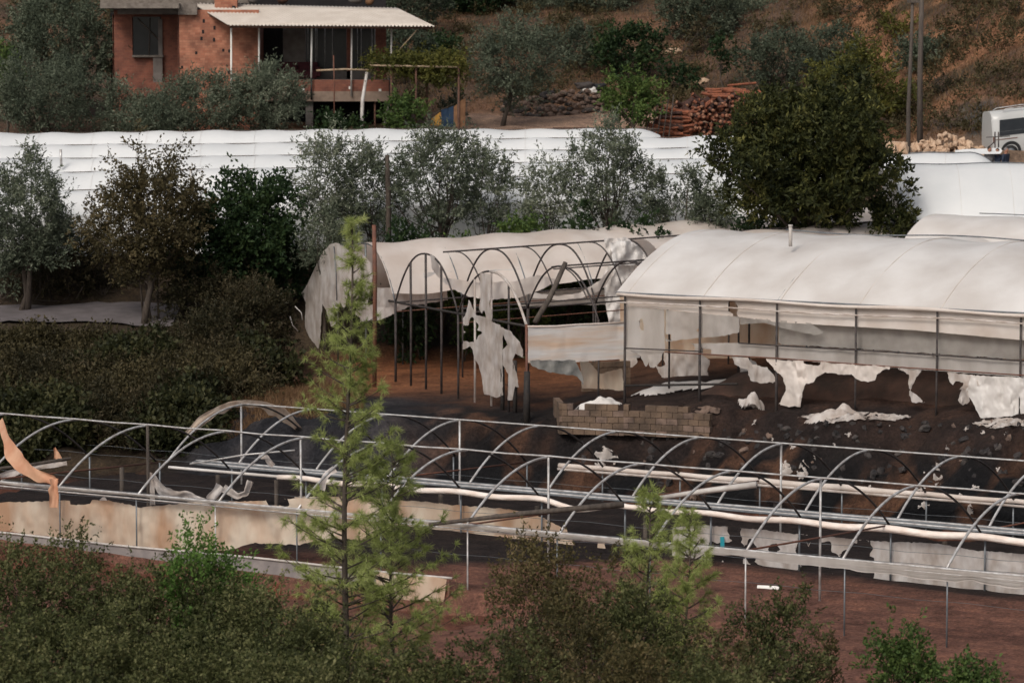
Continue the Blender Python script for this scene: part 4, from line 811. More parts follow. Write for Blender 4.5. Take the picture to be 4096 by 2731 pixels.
slab('cellar_wall', 1040, 400, 1560, 540, HY + 2.2, .2, 'dark_void'); slab('pillar', 1222, 395, 1252, 520, HY - 1.1, .4, 'plaster'); slab('pillar', 1535, 395, 1560, 520, HY - 1.1, .4, 'plaster'); slab('wall', 1556, 330, 1562, 520, HY - 1.1, 3.4, 'plaster')
for u, v, du in ((1213, 358, 10), (1520, 362, 10), (1400, 352, 6)):
    m_ = MB(); c = at(u, v, HY - 1.29); m_.box((c[0], HY - 1.292, c[2]), (.06, .012, .07)); part('patch', m_, 'white_paint', HH)
# corrugated roof, four metres deep, falling towards the valley
cz = {'fl': at(912, 101, HY - 2.6), 'fr': at(1738, 105, HY - 2.6), 'bl': at(768, 14, HY + 1.9), 'br': at(1590, 33, HY + 1.9)}
n = 560; P = []
for j in range(8):
    s_ = j / 7; a = cz['fl'] * (1 - s_) + cz['bl'] * s_; b = cz['fr'] * (1 - s_) + cz['br'] * s_
    T = np.linspace(0, 1, n); row = a + (b - a) * T[:, None]; row[:, 2] += .035 * np.sin(T * 2 * math.pi * 56); P.append(row)
m_ = MB(); m_.grid(np.array(P)); rf = part('roof', m_, 'sheet_metal', HH, True, 'cream corrugated sheet roof'); sm = rf.modifiers.new('thick', 'SOLIDIFY'); sm.thickness = .012
line('roof_beam', [cz['fl'] + [.05, .2, -.09], cz['fr'] + [-.1, .2, -.09]], .05, 'wood_brown', HH); line('roof_beam', [cz['fl'] * .5 + cz['bl'] * .5 - [0, 0, .1], cz['fr'] * .5 + cz['br'] * .5 - [0, 0, .1]], .05, 'wood_brown', HH)
line('roof_beam', [cz['fl'] + [.1, 0, -.07], cz['bl'] + [.1, 0, -.07]], .04, 'wood_brown', HH)
ch = slab('chimney', 858, -20, 948, 40, HY + 1.0, .7, 'brick'); slab('chimney_hole', 928, 24, 942, 42, HY + .985, .02, 'dark_void', None, ch)
for u, v1, mt in ((925, 505, 'white_paint'), (1036, 300, 'white_paint'), (1247, 312, 'white_paint'), (1407, 385, 'pipe_pale'), (1566, 400, 'pipe_pale')):
    p = at(u, 104, HY - 1.45); q = at(u - (2 if u > 1200 else 0), v1, HY - 1.45); bar('post', [q, p], .045, mt, HH)
bar('post', [at(1245, 400, HY - 1.45), at(1246, 312, HY - 1.45)], .045, 'black', HH); bar('brace', [at(1570, 232, HY - 1.4), at(1668, 120, HY - 2.2)], .035, 'wood_pale', HH)
# things on the upper terrace
for k, (u, v, wv, mt, lb, nm, cat) in enumerate(((1130, -6, 26, 'wood_brown', 'dark brown bundle on the roof terrace above the corrugated sheets', 'bundle', 'bundle'), (1420, -6, 30, 'plaster', 'grey sack on the roof terrace beside the corrugated sheets', 'sack', 'sack'), (1480, 0, 18, 'tan_cloth', 'small tan sack on the roof terrace at the right end', 'sack', 'sack'), (1010, -4, 24, 'plaster', 'dull sack on the roof terrace beside the brick chimney', 'sack', 'sack'))):
    c = at(u, v, HY + 2.6); m_ = MB(); m_.ball(c, (wv / 80, .3, .3), k, 2, .25); m_.ball(c + [.1, 0, .2], (wv / 140, .2, .2), k + 4, 2, .25); solo(nm, m_, mt, lb, cat, smooth=True)
# sofa
SF = thing('sofa', 'dark red sofa standing on the veranda against the wall', 'sofa', (xat(1195, HY + 1.4), HY + 1.4, zat(320, HY + 1.4)))
c0 = np.array(SF.location) + [0, 0, -.02]
def sb(nm, c, h): m = MB(); m.box(c0 + c, h); o = part(nm, m, 'sofa', SF); bv = o.modifiers.new('b', 'BEVEL'); bv.width = .05; bv.segments = 3; return o
sb('seat', (0, 0, .28), (.95, .38, .2)); sb('backrest', (0, .34, .56), (.95, .12, .34)); sb('armrest', (-1.0, 0, .42), (.12, .42, .24)); sb('armrest', (1.0, 0, .42), (.12, .42, .24)); sb('cushion', (-.45, .18, .62), (.38, .1, .2)); sb('cushion', (.45, .18, .6), (.38, .1, .2))

# ---- motorbikes parked below the veranda
def bike(name, label, u, Y, mt, face=1, lean=.1, bag=None):
    x = xat(u, Y); z = gz(x, Y); R = thing(name, label, 'motorbike', (x, Y, z))
    def Pq(a, b, h): return np.array([x + a * face, Y + b + lean * h, z + h])
    for a in (-.62, .64):
        m = MB(); an = np.linspace(0, 2 * math.pi, 25); m.tube([Pq(a + .27 * math.cos(q), 0, .31 + .27 * math.sin(q)) for q in an], .05, 8, False); wh = part('wheel', m, 'tyre', R, True)
        m = MB(); [m.tube([Pq(a, 0, .31), Pq(a + .25 * math.cos(q), 0, .31 + .25 * math.sin(q))], .008, 4) for q in np.linspace(0, 2 * math.pi, 9)[:-1]]; m.tube([Pq(a, -.06, .31), Pq(a, .06, .31)], .05, 8); part('rim', m, 'galv', wh, True)
    m = MB(); m.tube([Pq(-.62, 0, .31), Pq(-.1, 0, .38), Pq(.35, 0, .72)], .035, 8); m.tube([Pq(-.62, .07, .31), Pq(-.35, .05, .72), Pq(.3, 0, .8)], .028, 8); part('frame', m, 'black', R, True)
    m = MB(); m.ball(Pq(0, 0, .42), (.22, .14, .18), 3, 2, .1); m.box(Pq(-.02, 0, .55), (.1, .1, .1)); part('engine', m, 'galv_dark', R, True)
    m = MB(); m.ball(Pq(.12, 0, .82), (.30, .15, .14), 1, 2, .03); part('fuel_tank', m, mt, R, True)
    m = MB(); m.ball(Pq(-.38, 0, .80), (.38, .13, .075), 2, 2, .03); part('seat', m, 'black', R, True)
    m = MB(); m.tube([Pq(.64, .05, .31), Pq(.46, .03, .78), Pq(.36, 0, 1.02)], .028, 8); m.tube([Pq(.64, -.08, .31), Pq(.46, -.06, .78), Pq(.38, -.02, .95)], .024, 8); part('fork', m, 'galv', R, True)
    m = MB(); m.tube([Pq(.26, -.36, 1.06), Pq(.38, -.15, 1.02), Pq(.38, .15, 1.02), Pq(.26, .36, 1.06)], .017, 8); part('handlebar', m, 'black', R, True)
    m = MB(); m.ball(Pq(.50, 0, .88), (.09, .1, .1), 5, 2, 0); part('headlight', m, 'white_paint', R, True)
    m = MB(); an = np.linspace(.3, 2.6, 12); m.grid(np.array([[Pq(.64 + .34 * math.cos(q), b, .31 + .34 * math.sin(q)) for b in (-.07, 0, .07)] for q in an])); part('mudguard', m, mt, R, True)
    m = MB(); m.grid(np.array([[Pq(-.62 + .34 * math.cos(q), b, .31 + .34 * math.sin(q)) for b in (-.08, 0, .08)] for q in an])); part('mudguard', m, mt, R, True)
    m = MB(); m.tube([Pq(.05, -.14, .3), Pq(-.3, -.16, .27), Pq(-.8, -.17, .38)], .045, 8); part('exhaust', m, 'galv', R, True)
bike('motorbike', 'red motorbike parked in front of the dark cellar opening of the brick house', 1400, 170.3, 'red', 1)
bike('motorbike', 'dark motorbike parked beside the left pillar under the veranda', 1262, 170.4, 'black', -1)
# poles, clothes, pergola
def pole(nm, pts, r, mt, label, cat='pole', group=None): m = MB(); m.tube(np.array(pts, float), r, 9); return solo(nm, m, mt, label, cat, group, smooth=True, loc=pts[0])
def grd(u, Y, d=.15): x = xat(u, Y); return np.array([x, Y, gz(x, Y) - d])
pole('prop_pole', [grd(1440, 169), at(1450, 400, 169), at(1468, 290, 169.4)], [.10, .09, .075], 'pipe_pale', 'pale slanting post in front of the veranda, holding up the vine beam')
pole('red_pole', [grd(1336, 169.2), at(1337, 330, 169.2), at(1334, 222, 169.2)], .03, 'rust', 'thin rust-red pole standing in front of the veranda')
PG = thing('pergola', 'rough wooden pergola beam and posts carrying a vine beside the veranda', 'pergola', grd(1650, 169.5, 0))
for pts, r in (([at(1265, 283, 169.6), at(1380, 278, 169.6), at(1500, 282, 169.7)], .05), ([at(1480, 262, 169), at(1840, 270, 169)], .05), ([at(1480, 250, 171), at(1840, 258, 171)], .05), ([at(1500, 262, 169), at(1490, 252, 171)], .04), ([at(1660, 265, 169), at(1655, 255, 171)], .04), ([at(1830, 270, 169), at(1825, 258, 171)], .04)):
    line('beam', pts, r, 'wood_pale', PG)
for u, Y in ((1500, 170.9), (1664, 169), (1708, 171), (1835, 169), (1565, 169.2)): line('post', [grd(u, Y), at(u, 262, Y)], .05, 'wood_brown', PG)
for k, (pl, mt, lb) in enumerate((([(1722, 500), (1724, 478), (1763, 446), (1765, 505)], 'yellow', 'yellow cloth hanging from a line beside the house'), ([(1764, 440), (1790, 434), (1814, 424), (1816, 508), (1768, 508)], 'blue_cloth', 'dark blue cloth hanging between the yellow and the tan cloth'), ([(1815, 428), (1850, 398), (1862, 396), (1860, 508), (1816, 508)], 'tan_cloth', 'tall tan cloth hanging at the right end of the clothes line'))):
    sh = sheet(pl, lambda u, v: at(u, v, 169.6), 4, wav=.08, seed=70 + k, rag=1, wl=20); o = solo('hanging_cloth', sh, mt, lb, 'cloth', smooth=True)
pole('clothes_line', [at(1690, 480, 169.65), at(1765, 440, 169.65), at(1866, 388, 169.65), grd(1870, 169.65)], .015, 'wood_grey', 'clothes line strung up to a thin post right of the house', 'line')
def table(label, u, Y, wd, mt='wood_brown', z=None):
    x = xat(u, Y); z = gz(x, Y); R = thing('table', label, 'table', (x, Y, z), 'rough plank tables in the yard')
    m = MB(); m.box((x, Y, z + .74), (wd / 2, .42, .04)); part('tabletop', m, mt, R)
    for a in (-1, 1):
        m = MB(); m.box((x + a * (wd / 2 - .35), Y, z + .34), (.22, .3, .36)); part('leg', m, 'dark_void', R)
table('rough plank table behind the olive trunk in the yard', 2085, 170.8, 2.6); table('rough plank table right of the leaning boards in the yard', 2310, 171.2, 2.4)
random.seed(12)
for k in range(6):
    a = grd(2078 + k * 14, 169.6, .02); b = a + np.array([-.16, .35, 1.05 - .03 * k]); m = MB(); d = b - a; L = np.linalg.norm(d); ax = np.array([[1, 0, 0], np.cross([1, 0, 0], d / L), d / L]); ax[0] = np.cross(ax[1], ax[2]); ax[0] /= np.linalg.norm(ax[0]); ax[1] = np.cross(ax[2], ax[0]); m.box((a + b) / 2, (.055 if k < 5 else .12, .012, L / 2), ax=ax)
    solo('board', m, 'wood_pale', 'pale board leaning against the yard table among other boards' if k < 5 else 'widest pale board at the right of the leaning boards', 'board', 'boards leaning in the yard')
# dry stone wall behind the yard
m_ = MB(); random.seed(5)
for k in range(330):
    u = random.uniform(2010, 2500); h = random.random(); x = xat(u, 177.6); hmax = 1.25 * (1 - .35 * abs(u - 2280) / 260)
    r = random.uniform(.09, .17); m_.mi = random.choice((0, 0, 1)); m_.ball((x, 177.6 + random.uniform(-.25, .1) + h * .3, gz(x, 177.6) - .05 + h * hmax), (r * 1.35, r, r * .85), k, 1, .3)
solo('stone_wall', m_, ['stone_warm', 'stone_dark'], 'rough dry stone wall behind the yard tables', 'wall')
for k, (u, v, sx, mt, lb, nm) in enumerate(((2360, 362, .42, 'white_paint', 'white sack lying on top of the dry stone wall', 'sack'), (2340, 345, .55, 'stone_dark', 'grey tarpaulin bundle behind the white sack on the stone wall', 'bundle'), (2395, 350, .35, 'black', 'black plastic bag behind the white sack on the stone wall', 'bag'), (2190, 380, .4, 'char', 'dark bundle on the left part of the stone wall', 'bundle'))):
    c = at(u, v, 177.9); c[2] = max(c[2], gz(c[0], c[1]) + .3); m = MB(); m.ball(c, (sx, .3, .2), k + 11, 3, .35); m.ball(c + [.2, 0, .07], (sx * .5, .2, .16), k + 14, 2, .3); solo(nm, m, mt, lb, nm if nm != 'bundle' else 'bundle', smooth=True)
for k, (u, v) in enumerate(((2640, 225), (2655, 232), (2680, 228), (2540, 255), (2530, 270), (2700, 235), (2810, 345), (2790, 350))):
    Y = 190 if v < 300 else 183; x = xat(u, Y); m = MB(); m.ball((x, Y, gz(x, Y) + .1), (.34, .26, .2), k + 20, 2, .3); solo('boulder', m, 'stone_pale', 'pale boulder on the red terrace behind the green trees', 'boulder', 'pale boulders on the terraces')
# log piles
def logmesh(nm, L, r, mts, sd):
    m = MB(); t = np.linspace(-L / 2, L / 2, 5); c = [(q, .03 * math.sin(q * 3 + sd), .03 * math.cos(q * 2 + sd)) for q in t]; m.tube(c, [r * (1 + .12 * math.sin(k * 2 + sd)) for k in range(5)], 9, False)
    m.mi = 1; m.tube([(-L / 2 - .002, c[0][1], c[0][2]), (-L / 2 + .01, c[0][1], c[0][2])], r * .99, 9); m.tube([(L / 2 - .01, c[4][1], c[4][2]), (L / 2 + .002, c[4][1], c[4][2])], r * .99, 9); return m.data(nm, mts, (0, 0, 0), True)
LG_ = [logmesh('log', 1.1, .085, ['log_dark', 'log_end'], 1), logmesh('log', 1.3, .07, ['log_red', 'log_end'], 2), logmesh('log', 1.0, .10, ['log_dark', 'log_red'], 3)]
random.seed(9)
def logs(n, u0, u1, Y0, z0f, ht, rz, lab, grp, pick, spread=.25, depth=1.6):
    for k in range(n):
        u = random.uniform(u0, u1); h = random.random(); Y = Y0 + random.uniform(0, depth) * .5 + h * .5; x = xat(u, Y)
        e = 1 - .55 * abs((u - (u0 + u1) / 2) / ((u1 - u0) / 2)) ** 3
        place('log', random.choice([LG_[q] for q in pick]), (x, Y, z0f(x, Y) + .06 + h * ht * e), (random.uniform(-.3, .3), random.uniform(-spread, spread), rz + random.uniform(-spread, spread)), (random.uniform(.8, 1.2), random.uniform(.8, 1.3), random.uniform(.8, 1.3)), lab, 'log', grp)
logs(110, 2760, 3010, 171.6, gz, 1.5, math.pi / 2, 'cut log with its sawn end facing out in the woodpile', 'logs with ends outward in the woodpile', (0, 2, 2, 1), .35)
logs(60, 2620, 2800, 171.4, gz, 1.1, .1, 'reddish split log lying lengthwise at the left of the woodpile', 'reddish logs at the left of the woodpile', (1, 1, 1, 0), .2)
logs(60, 2700, 3050, 175.5, gz, .75, .4, 'log heaped on the upper woodpile behind', 'logs of the upper woodpile', (1, 0, 2), .7)
logs(12, 2850, 3000, 173.2, lambda x, y: gz(x, y) + 1.5, .15, .1, 'orange-red log lying across the top of the woodpile', 'orange logs across the woodpile', (1,), .15)
for k in range(5):
    a = grd(2560 + 26 * k, 171, .05); b = at(2615 + 20 * k, 400 - 5 * k, 171.9); pole('stick', [a, b], .032, 'wood_grey', 'thin stick leaning against the left end of the woodpile', 'stick', 'sticks leaning on the woodpile')
# pale stone heap by the lane
SM = []
for k in range(6): m = MB(); m.ball((0, 0, 0), (.23, .19, .17), k * 3 + 1, 1, .75); SM.append(m.data('stone', 'stone_pale'))
random.seed(21)
for k in range(170):
    a = random.uniform(-1, 1); b = random.uniform(-1, 1); prof = max(0, 1 - abs(a + .05) ** 2.2) * max(0, 1 - abs(b) ** 2); h = prof * random.uniform(.1, .92)
    Y = 151.4 + b * .8; x = xat(3792, Y) + a * 1.55; s_ = random.uniform(.42, .95)
    place('stone', SM[k % 6], (x, Y, gz(x, Y) + .06 + h * .78), (random.uniform(0, 6), random.uniform(0, 6), random.uniform(0, 6)), s_, 'pale quarried stone in the heap beside the silver van', 'stone', 'pale stones heaped beside the van')
for k, (u, Y, s_) in enumerate(((3585, 147.5, 2.4), (3610, 147.2, 1.7), (3570, 147.0, 1.4))):
    x = xat(u, Y); place('stone', SM[k], (x, Y, at(u, 585 + 12 * k, Y)[2]), (k, k, k), s_, 'large whitish stone left of the utility poles', 'stone', 'whitish stones by the utility poles')
# utility poles
def upole(label, pts, r, arms):
    m = thing('utility_pole', label, 'utility pole', pts[0]); mm = MB(); mm.tube(np.array(pts), r, 10); part('shaft', mm, 'wood_grey', m, True)
    t = np.array(pts[-1])
    for dz, L in arms:
        mm = MB(); mm.box((t[0], t[1] - .12, t[2] + dz), (L / 2, .05, .055)); ar = part('crossarm', mm, 'wood_grey', m)
        for a in (-.9, -.3, .3, .9):
            mm = MB(); mm.tube([(t[0] + a * L / 2, t[1] - .12, t[2] + dz + .03), (t[0] + a * L / 2, t[1] - .12, t[2] + dz + .15)], [.035, .02], 8); part('insulator', mm, 'galv_dark', ar, True)
upole('thin crooked dark utility pole, left of the pair near the van', [grd(3632, 148.2), at(3634, 430, 148.2), at(3644, 200, 148.2), at(3652, -60, 148.2)], [.10, .09, .075, .065], ((.0, 1.1), (-.7, .5)))
upole('straight brown utility pole, right of the pair near the van', [grd(3678, 152.5), at(3680, 300, 152.5), at(3688, -70, 152.5)], [.14, .12, .10], ((-.1, 1.6),))
pole('wooden_pole', [grd(1556, 141.5), at(1553, 780, 141.5), at(1548, 620, 141.5)], [.12, .11, .09], 'bark', 'dark wooden pole standing among the grey olive trees')
# ------------------------------------------------------------------ van, pitched up the lane
VY = 152.0
vx, vz = xat(3972, VY), zat(650, VY)
V = thing('van', 'silver-white passenger van with dark side windows, cut off by the right edge of the photo', 'van', (vx, VY, vz))
pit = math.radians(6.0); yaw = math.radians(8)
def Vp(a, b, h):      # a forward from the tail, b across (0 near side), h up
    a, b, h = a * 1.1, b, h * 1.12
    x, z = a * math.cos(pit) - h * math.sin(pit) * .25, h + a * math.sin(pit)
    return np.array([vx + x * math.cos(yaw) - b * math.sin(yaw), VY + x * math.sin(yaw) + b * math.cos(yaw), vz + z])
sec = [(.30, 0.02), (.55, -.02), (1.0, .0), (1.15, .02), (1.62, .14), (1.84, .22), (1.93, .42), (1.95, .95)]
st = [(0, .10, 1), (.06, .0, 1.0), (.5, 0, 1.01), (1.5, 0, 1.02), (2.8, 0, 1.02), (3.3, 0, .985), (3.75, .0, .70), (4.45, .04, .56), (4.7, .12, .45)]
P = []
for a, ins, kz in st:
    ring = [(h, b) for h, b in sec] + [(h, 1.9 - b) for h, b in sec[::-1]]
    P.append([Vp(a, ins + b * (1 - 2 * ins / 1.9), min(h, .30 + (h - .30) * kz) if h > 1.1 else h) for h, b in ring])
m_ = MB(); m_.grid(np.array(P)); nr = len(P[0]); m_.add(P[0], [tuple(range(nr))]); m_.add(P[-1], [tuple(range(nr))[::-1]]); part('body', m_, 'van_paint', V, True)
def vquad(nm, a0, a1, h0, h1, mt, parent=V, out=.015, c=.0):
    def bb(h): return float(np.interp(h, [q[0] for q in sec[:6]], [q[1] for q in sec[:6]]))
    m = MB(); q = [Vp(a0 + c, bb(h1) - out, h1), Vp(a1, bb(h1) - out, h1), Vp(a1, bb(h0) - out, h0), Vp(a0, bb(h0) - out, h0)]; m.prism(q, (0, .02, 0)); return part(nm, m, mt, parent)
vquad('side_window', .26, 1.40, .99, 1.60, 'glass_dark', c=.05); vquad('side_window', 1.46, 2.45, .99, 1.62, 'glass_dark'); vquad('side_window', 2.52, 3.3, .99, 1.60, 'glass_dark')
vquad('side_trim', .0, 1.0, .84, .87, 'rust'); vquad('sill_trim', 1.3, 3.5, .62, .64, 'black'); vquad('tail_light', .0, .07, .75, .98, 'rust'); vquad('door_handle', 1.62, 1.78, .93, .97, 'black'); vquad('rear_bumper', -.02, .45, .30, .48, 'black', out=.03)
for b in (.22, 1.68): m_ = MB(); m_.tube([Vp(.45, b, 1.93), Vp(.6, b, 2.0), Vp(1.6, b, 2.03), Vp(3.0, b, 2.0), Vp(3.15, b, 1.94)], .022, 8); part('roof_rail', m_, 'galv', V, True)
for a in (.72, 3.75):
    for b in (-.02, 1.7):
        m_ = MB(); c = Vp(a, b, .31); m_.tube([Vp(a, b, .31) + [0, -.015, 0], Vp(a, b + .22, .31)], .32, 26); wh = part('wheel', m_, 'tyre', V, True)
        m_ = MB(); m_.tube([c + [0, -.03, 0], c + [0, 0, 0]], .19, 20); part('hubcap', m_, 'galv_dark', wh, True)
    m_ = MB(); an = np.linspace(-.1, math.pi + .1, 18); m_.grid(np.array([[Vp(a + r * math.cos(q), -.03, .33 + r * math.sin(q)) for r in (.30, .42)] for q in an])); part('wheel_arch', m_, 'black', V, True)
SG = thing('sign_frame', 'dark steel stand on two thin legs in front of the van', 'stand', grd(3985, 150.1, 0))
for u in (3980, 3994): line('leg', [grd(u, 150.1), at(u, 528, 150.1)], .03, 'soot_shade_pipe', SG)
line('brace', [at(3950, 592, 150.1), at(3982, 565, 150.1)], .025, 'soot_shade_pipe', SG); line('rail', [at(3945, 550, 150.1), at(4040, 545, 150.1)], .018, 'soot_shade_pipe', SG)
WS = sheet([(3820, 602), (3850, 598), (4000, 592), (4010, 604), (4000, 616), (3820, 618)], lambda u, v: at(u, v, 149.2 + (620 - v) * .02), 4, wav=.08, seed=77, rag=1); solo('plastic_sheet', WS, 'film_white', 'white plastic sheet spread between the stone heap and the people', 'plastic sheet', smooth=True)

# ------------------------------------------------------------------ people behind the tunnel roof
def person(label, u, vtop, Y, ht, mtop, mhair, turn=0.0, lean=0.0, hair='short', arm=(0, 0)):
    top = at(u, vtop, Y); x = top[0]; z0 = top[2] - ht; s = ht / 1.75
    R = thing('person', label, 'person', (x, Y, z0)); cs, sn = math.cos(turn), math.sin(turn)
    def Pq(a, b, h): a2 = a * s + lean * h * .15; return Vector((a2 * cs - b * s * sn, a2 * sn + b * s * cs, h * s))
    J = {'pel': (0, 0, .95, .135), 'waist': (0, .01, 1.10, .125), 'chest': (0, 0, 1.32, .155), 'neckb': (0, .015, 1.47, .075), 'neck': (0, .0, 1.53, .058), 'head': (0, -.015, 1.60, .085), 'crown': (0, -.01, 1.67, .085)}
    for sd, n in ((-1, 'l'), (1, 'r')):
        J['sh' + n] = (.18 * sd, .01, 1.42, .062); J['el' + n] = (.25 * sd, .03 - arm[0], 1.14, .043); J['wr' + n] = (.24 * sd - .04 * sd, -.10 - arm[1], .90 + arm[1] * .6, .030); J['hd' + n] = (.23 * sd - .04 * sd, -.14 - arm[1], .83 + arm[1] * .6, .036)
        J['hip' + n] = (.09 * sd, 0, .90, .095); J['kn' + n] = (.10 * sd, -.02, .50, .062); J['an' + n] = (.10 * sd, .02, .09, .042); J['to' + n] = (.11 * sd, -.16, .04, .035)
    E = [('pel', 'waist'), ('waist', 'chest'), ('chest', 'neckb'), ('neckb', 'neck'), ('neck', 'head'), ('head', 'crown')]
    for n in 'lr': E += [('chest', 'sh' + n), ('sh' + n, 'el' + n), ('el' + n, 'wr' + n), ('wr' + n, 'hd' + n), ('pel', 'hip' + n), ('hip' + n, 'kn' + n), ('kn' + n, 'an' + n), ('an' + n, 'to' + n)]
    def skin(nm, keys, scale, mt, parent):
        ks = [k for k in J if k in keys]; me = bpy.data.meshes.new(nm); me.from_pydata([Pq(*J[k][:3]) for k in ks], [(ks.index(a), ks.index(b)) for a, b in E if a in keys and b in keys], [])
        me.materials.append(M[mt]); o = bpy.data.objects.new(nm, me); COL.objects.link(o); o.parent = parent
        sk = o.modifiers.new('skin', 'SKIN'); sk.use_smooth_shade = True; lay = me.skin_vertices[0] if me.skin_vertices else None
        if lay is None:
            me.attributes.new  # layer is made below
        return o, ks, scale
    def grow(nm, keys, scale, mt):
        import bmesh
        bm = bmesh.new(); lay = bm.verts.layers.skin.verify(); ks = [k for k in J if k in keys]; vv = {}
        for k in ks:
            v = bm.verts.new(Pq(*J[k][:3])); r = J[k][3] * s * scale; v[lay].radius = (r, r * (.75 if k in ('chest', 'waist', 'pel') else 1)); v[lay].use_root = (k == ks[0]); vv[k] = v
        for a, b in E:
            if a in vv and b in vv: bm.edges.new((vv[a], vv[b]))
        me = bpy.data.meshes.new(nm); bm.to_mesh(me); bm.free(); me.materials.append(M[mt]); o = bpy.data.objects.new(nm, me); COL.objects.link(o); o.parent = R
        k_ = o.modifiers.new('skin', 'SKIN'); k_.use_smooth_shade = True; sb_ = o.modifiers.new('sub', 'SUBSURF'); sb_.levels = 2; sb_.render_levels = 2; return o
    grow('body', list(J), 1.0, 'skin')
    grow('jacket', ['pel', 'waist', 'chest', 'neckb', 'shl', 'shr', 'ell', 'elr', 'wrl', 'wrr'], 1.22, mtop)
    grow('trousers', ['pel', 'hipl', 'hipr', 'knl', 'knr', 'anl', 'anr'], 1.2, 'navy')
    OFF[R.name] = np.zeros(3)
    hd = Pq(0, -.012, 1.635); m = MB(); m.ball((0, 0, 0), (.078 * s, .095 * s, .118 * s), 2, 3, .02)
    def headpart(nm, mm, mt): o = part(nm, mm, mt, R, True); o.location = hd; o.rotation_euler = (0, 0, turn); return o
    headpart('face', m, 'skin')
    m = MB(); m.ball((0, -.094 * s, -.012 * s), (.013 * s, .022 * s, .022 * s), 1, 2, 0); headpart('nose', m, 'skin')
    m = MB(); m.ball((.030 * s, -.082 * s, .012 * s), (.011 * s,) * 3, 1, 1, 0); m.ball((-.030 * s, -.082 * s, .012 * s), (.011 * s,) * 3, 1, 1, 0); headpart('eyes', m, 'black')
    m = MB(); m.ball((0, -.086 * s, -.052 * s), (.024 * s, .010 * s, .006 * s), 1, 2, 0); headpart('mouth', m, 'rust')
    m = MB(); [m.ball((q * .080 * s, .005, -.005), (.010 * s, .018 * s, .028 * s), 1, 2, 0) for q in (-1, 1)]; headpart('ears', m, 'skin')
    m = MB(); m.ball((0, .018 * s, .030 * s), (.088 * s, .098 * s, .102 * s), 6, 3, .06); headpart('hair', m, mhair)
    for sd in (-1, 1):
        hp = Pq(*J['hdl' if sd < 0 else 'hdr'][:3]); m = MB()
        for f in range(4): a = (f - 1.5) * .018 * s; L = (.07, .082, .078, .06)[f] * s; m.tube([(a, 0, 0), (a * 1.1, -.012, -L * .55), (a * 1.1, .004, -L)], [.009 * s, .0085 * s, .007 * s], 6)
        m.tube([(-sd * .03 * s, 0, .03 * s), (-sd * .055 * s, -.02 * s, .0), (-sd * .05 * s, -.03 * s, -.03 * s)], [.011 * s, .01 * s, .008 * s], 6)
        o = part('fingers', m, 'skin', R, True); o.location = hp + Vector((0, 0, -.02)); o.rotation_euler = (0, 0, turn)
person('grey-haired person in a dark navy jacket in front of the van wheel', 4024, 591, 149.0, 1.70, 'navy', 'hair_grey', turn=.9)
person('person with a reddish face, just left of the grey-haired one in navy', 3990, 594, 149.6, 1.68, 'navy', 'hair_dark', turn=-.4)
person('dark-haired person in a grey top standing below the dark stand', 3958, 588, 149.5, 1.70, 'shirt_grey', 'hair_dark', turn=.4)
person('person whose round dark head alone shows beside the stone heap', 3899, 594, 149.8, 1.66, 'shirt_grey', 'hair_dark', turn=2.8)
# ------------------------------------------------------------------ plants
def leaves(pos, dr, ln, wd, rg):
    """one small diamond leaf per row"""
    N = len(pos); rnd = rg.normal(size=(N, 3)); s = np.cross(dr, rnd); s /= np.linalg.norm(s, axis=1)[:, None] + 1e-9
    l = ln * 1.12 * rg.uniform(.45, 1.5, N)[:, None]; w_ = wd * 1.3 * rg.uniform(.7, 1.2, N)[:, None] / 2
    V = np.stack([pos, pos + dr * l * .45 + s * w_, pos + dr * l, pos + dr * l * .45 - s * w_], 1)
    return V.reshape(-1, 3)
def quadmesh(name, V, mt, off, k=4, smooth=False):
    me = bpy.data.meshes.new(name); n = len(V); V = (V - np.asarray(off)).astype(np.float32)
    me.vertices.add(n); me.vertices.foreach_set('co', V.ravel()); me.loops.add(n); me.loops.foreach_set('vertex_index', np.arange(n, dtype=np.int32))
    me.polygons.add(n // k); me.polygons.foreach_set('loop_start', np.arange(0, n, k, dtype=np.int32)); me.polygons.foreach_set('loop_total', np.full(n // k, k, dtype=np.int32))
    me.materials.append(M[mt]); me.update(calc_edges=True); me.validate(); return me
def attach(name, me, parent):
    o = bpy.data.objects.new(name, me); COL.objects.link(o); o.parent = parent; return o
def unit(a): return a / (np.linalg.norm(a, axis=-1, keepdims=True) + 1e-9)
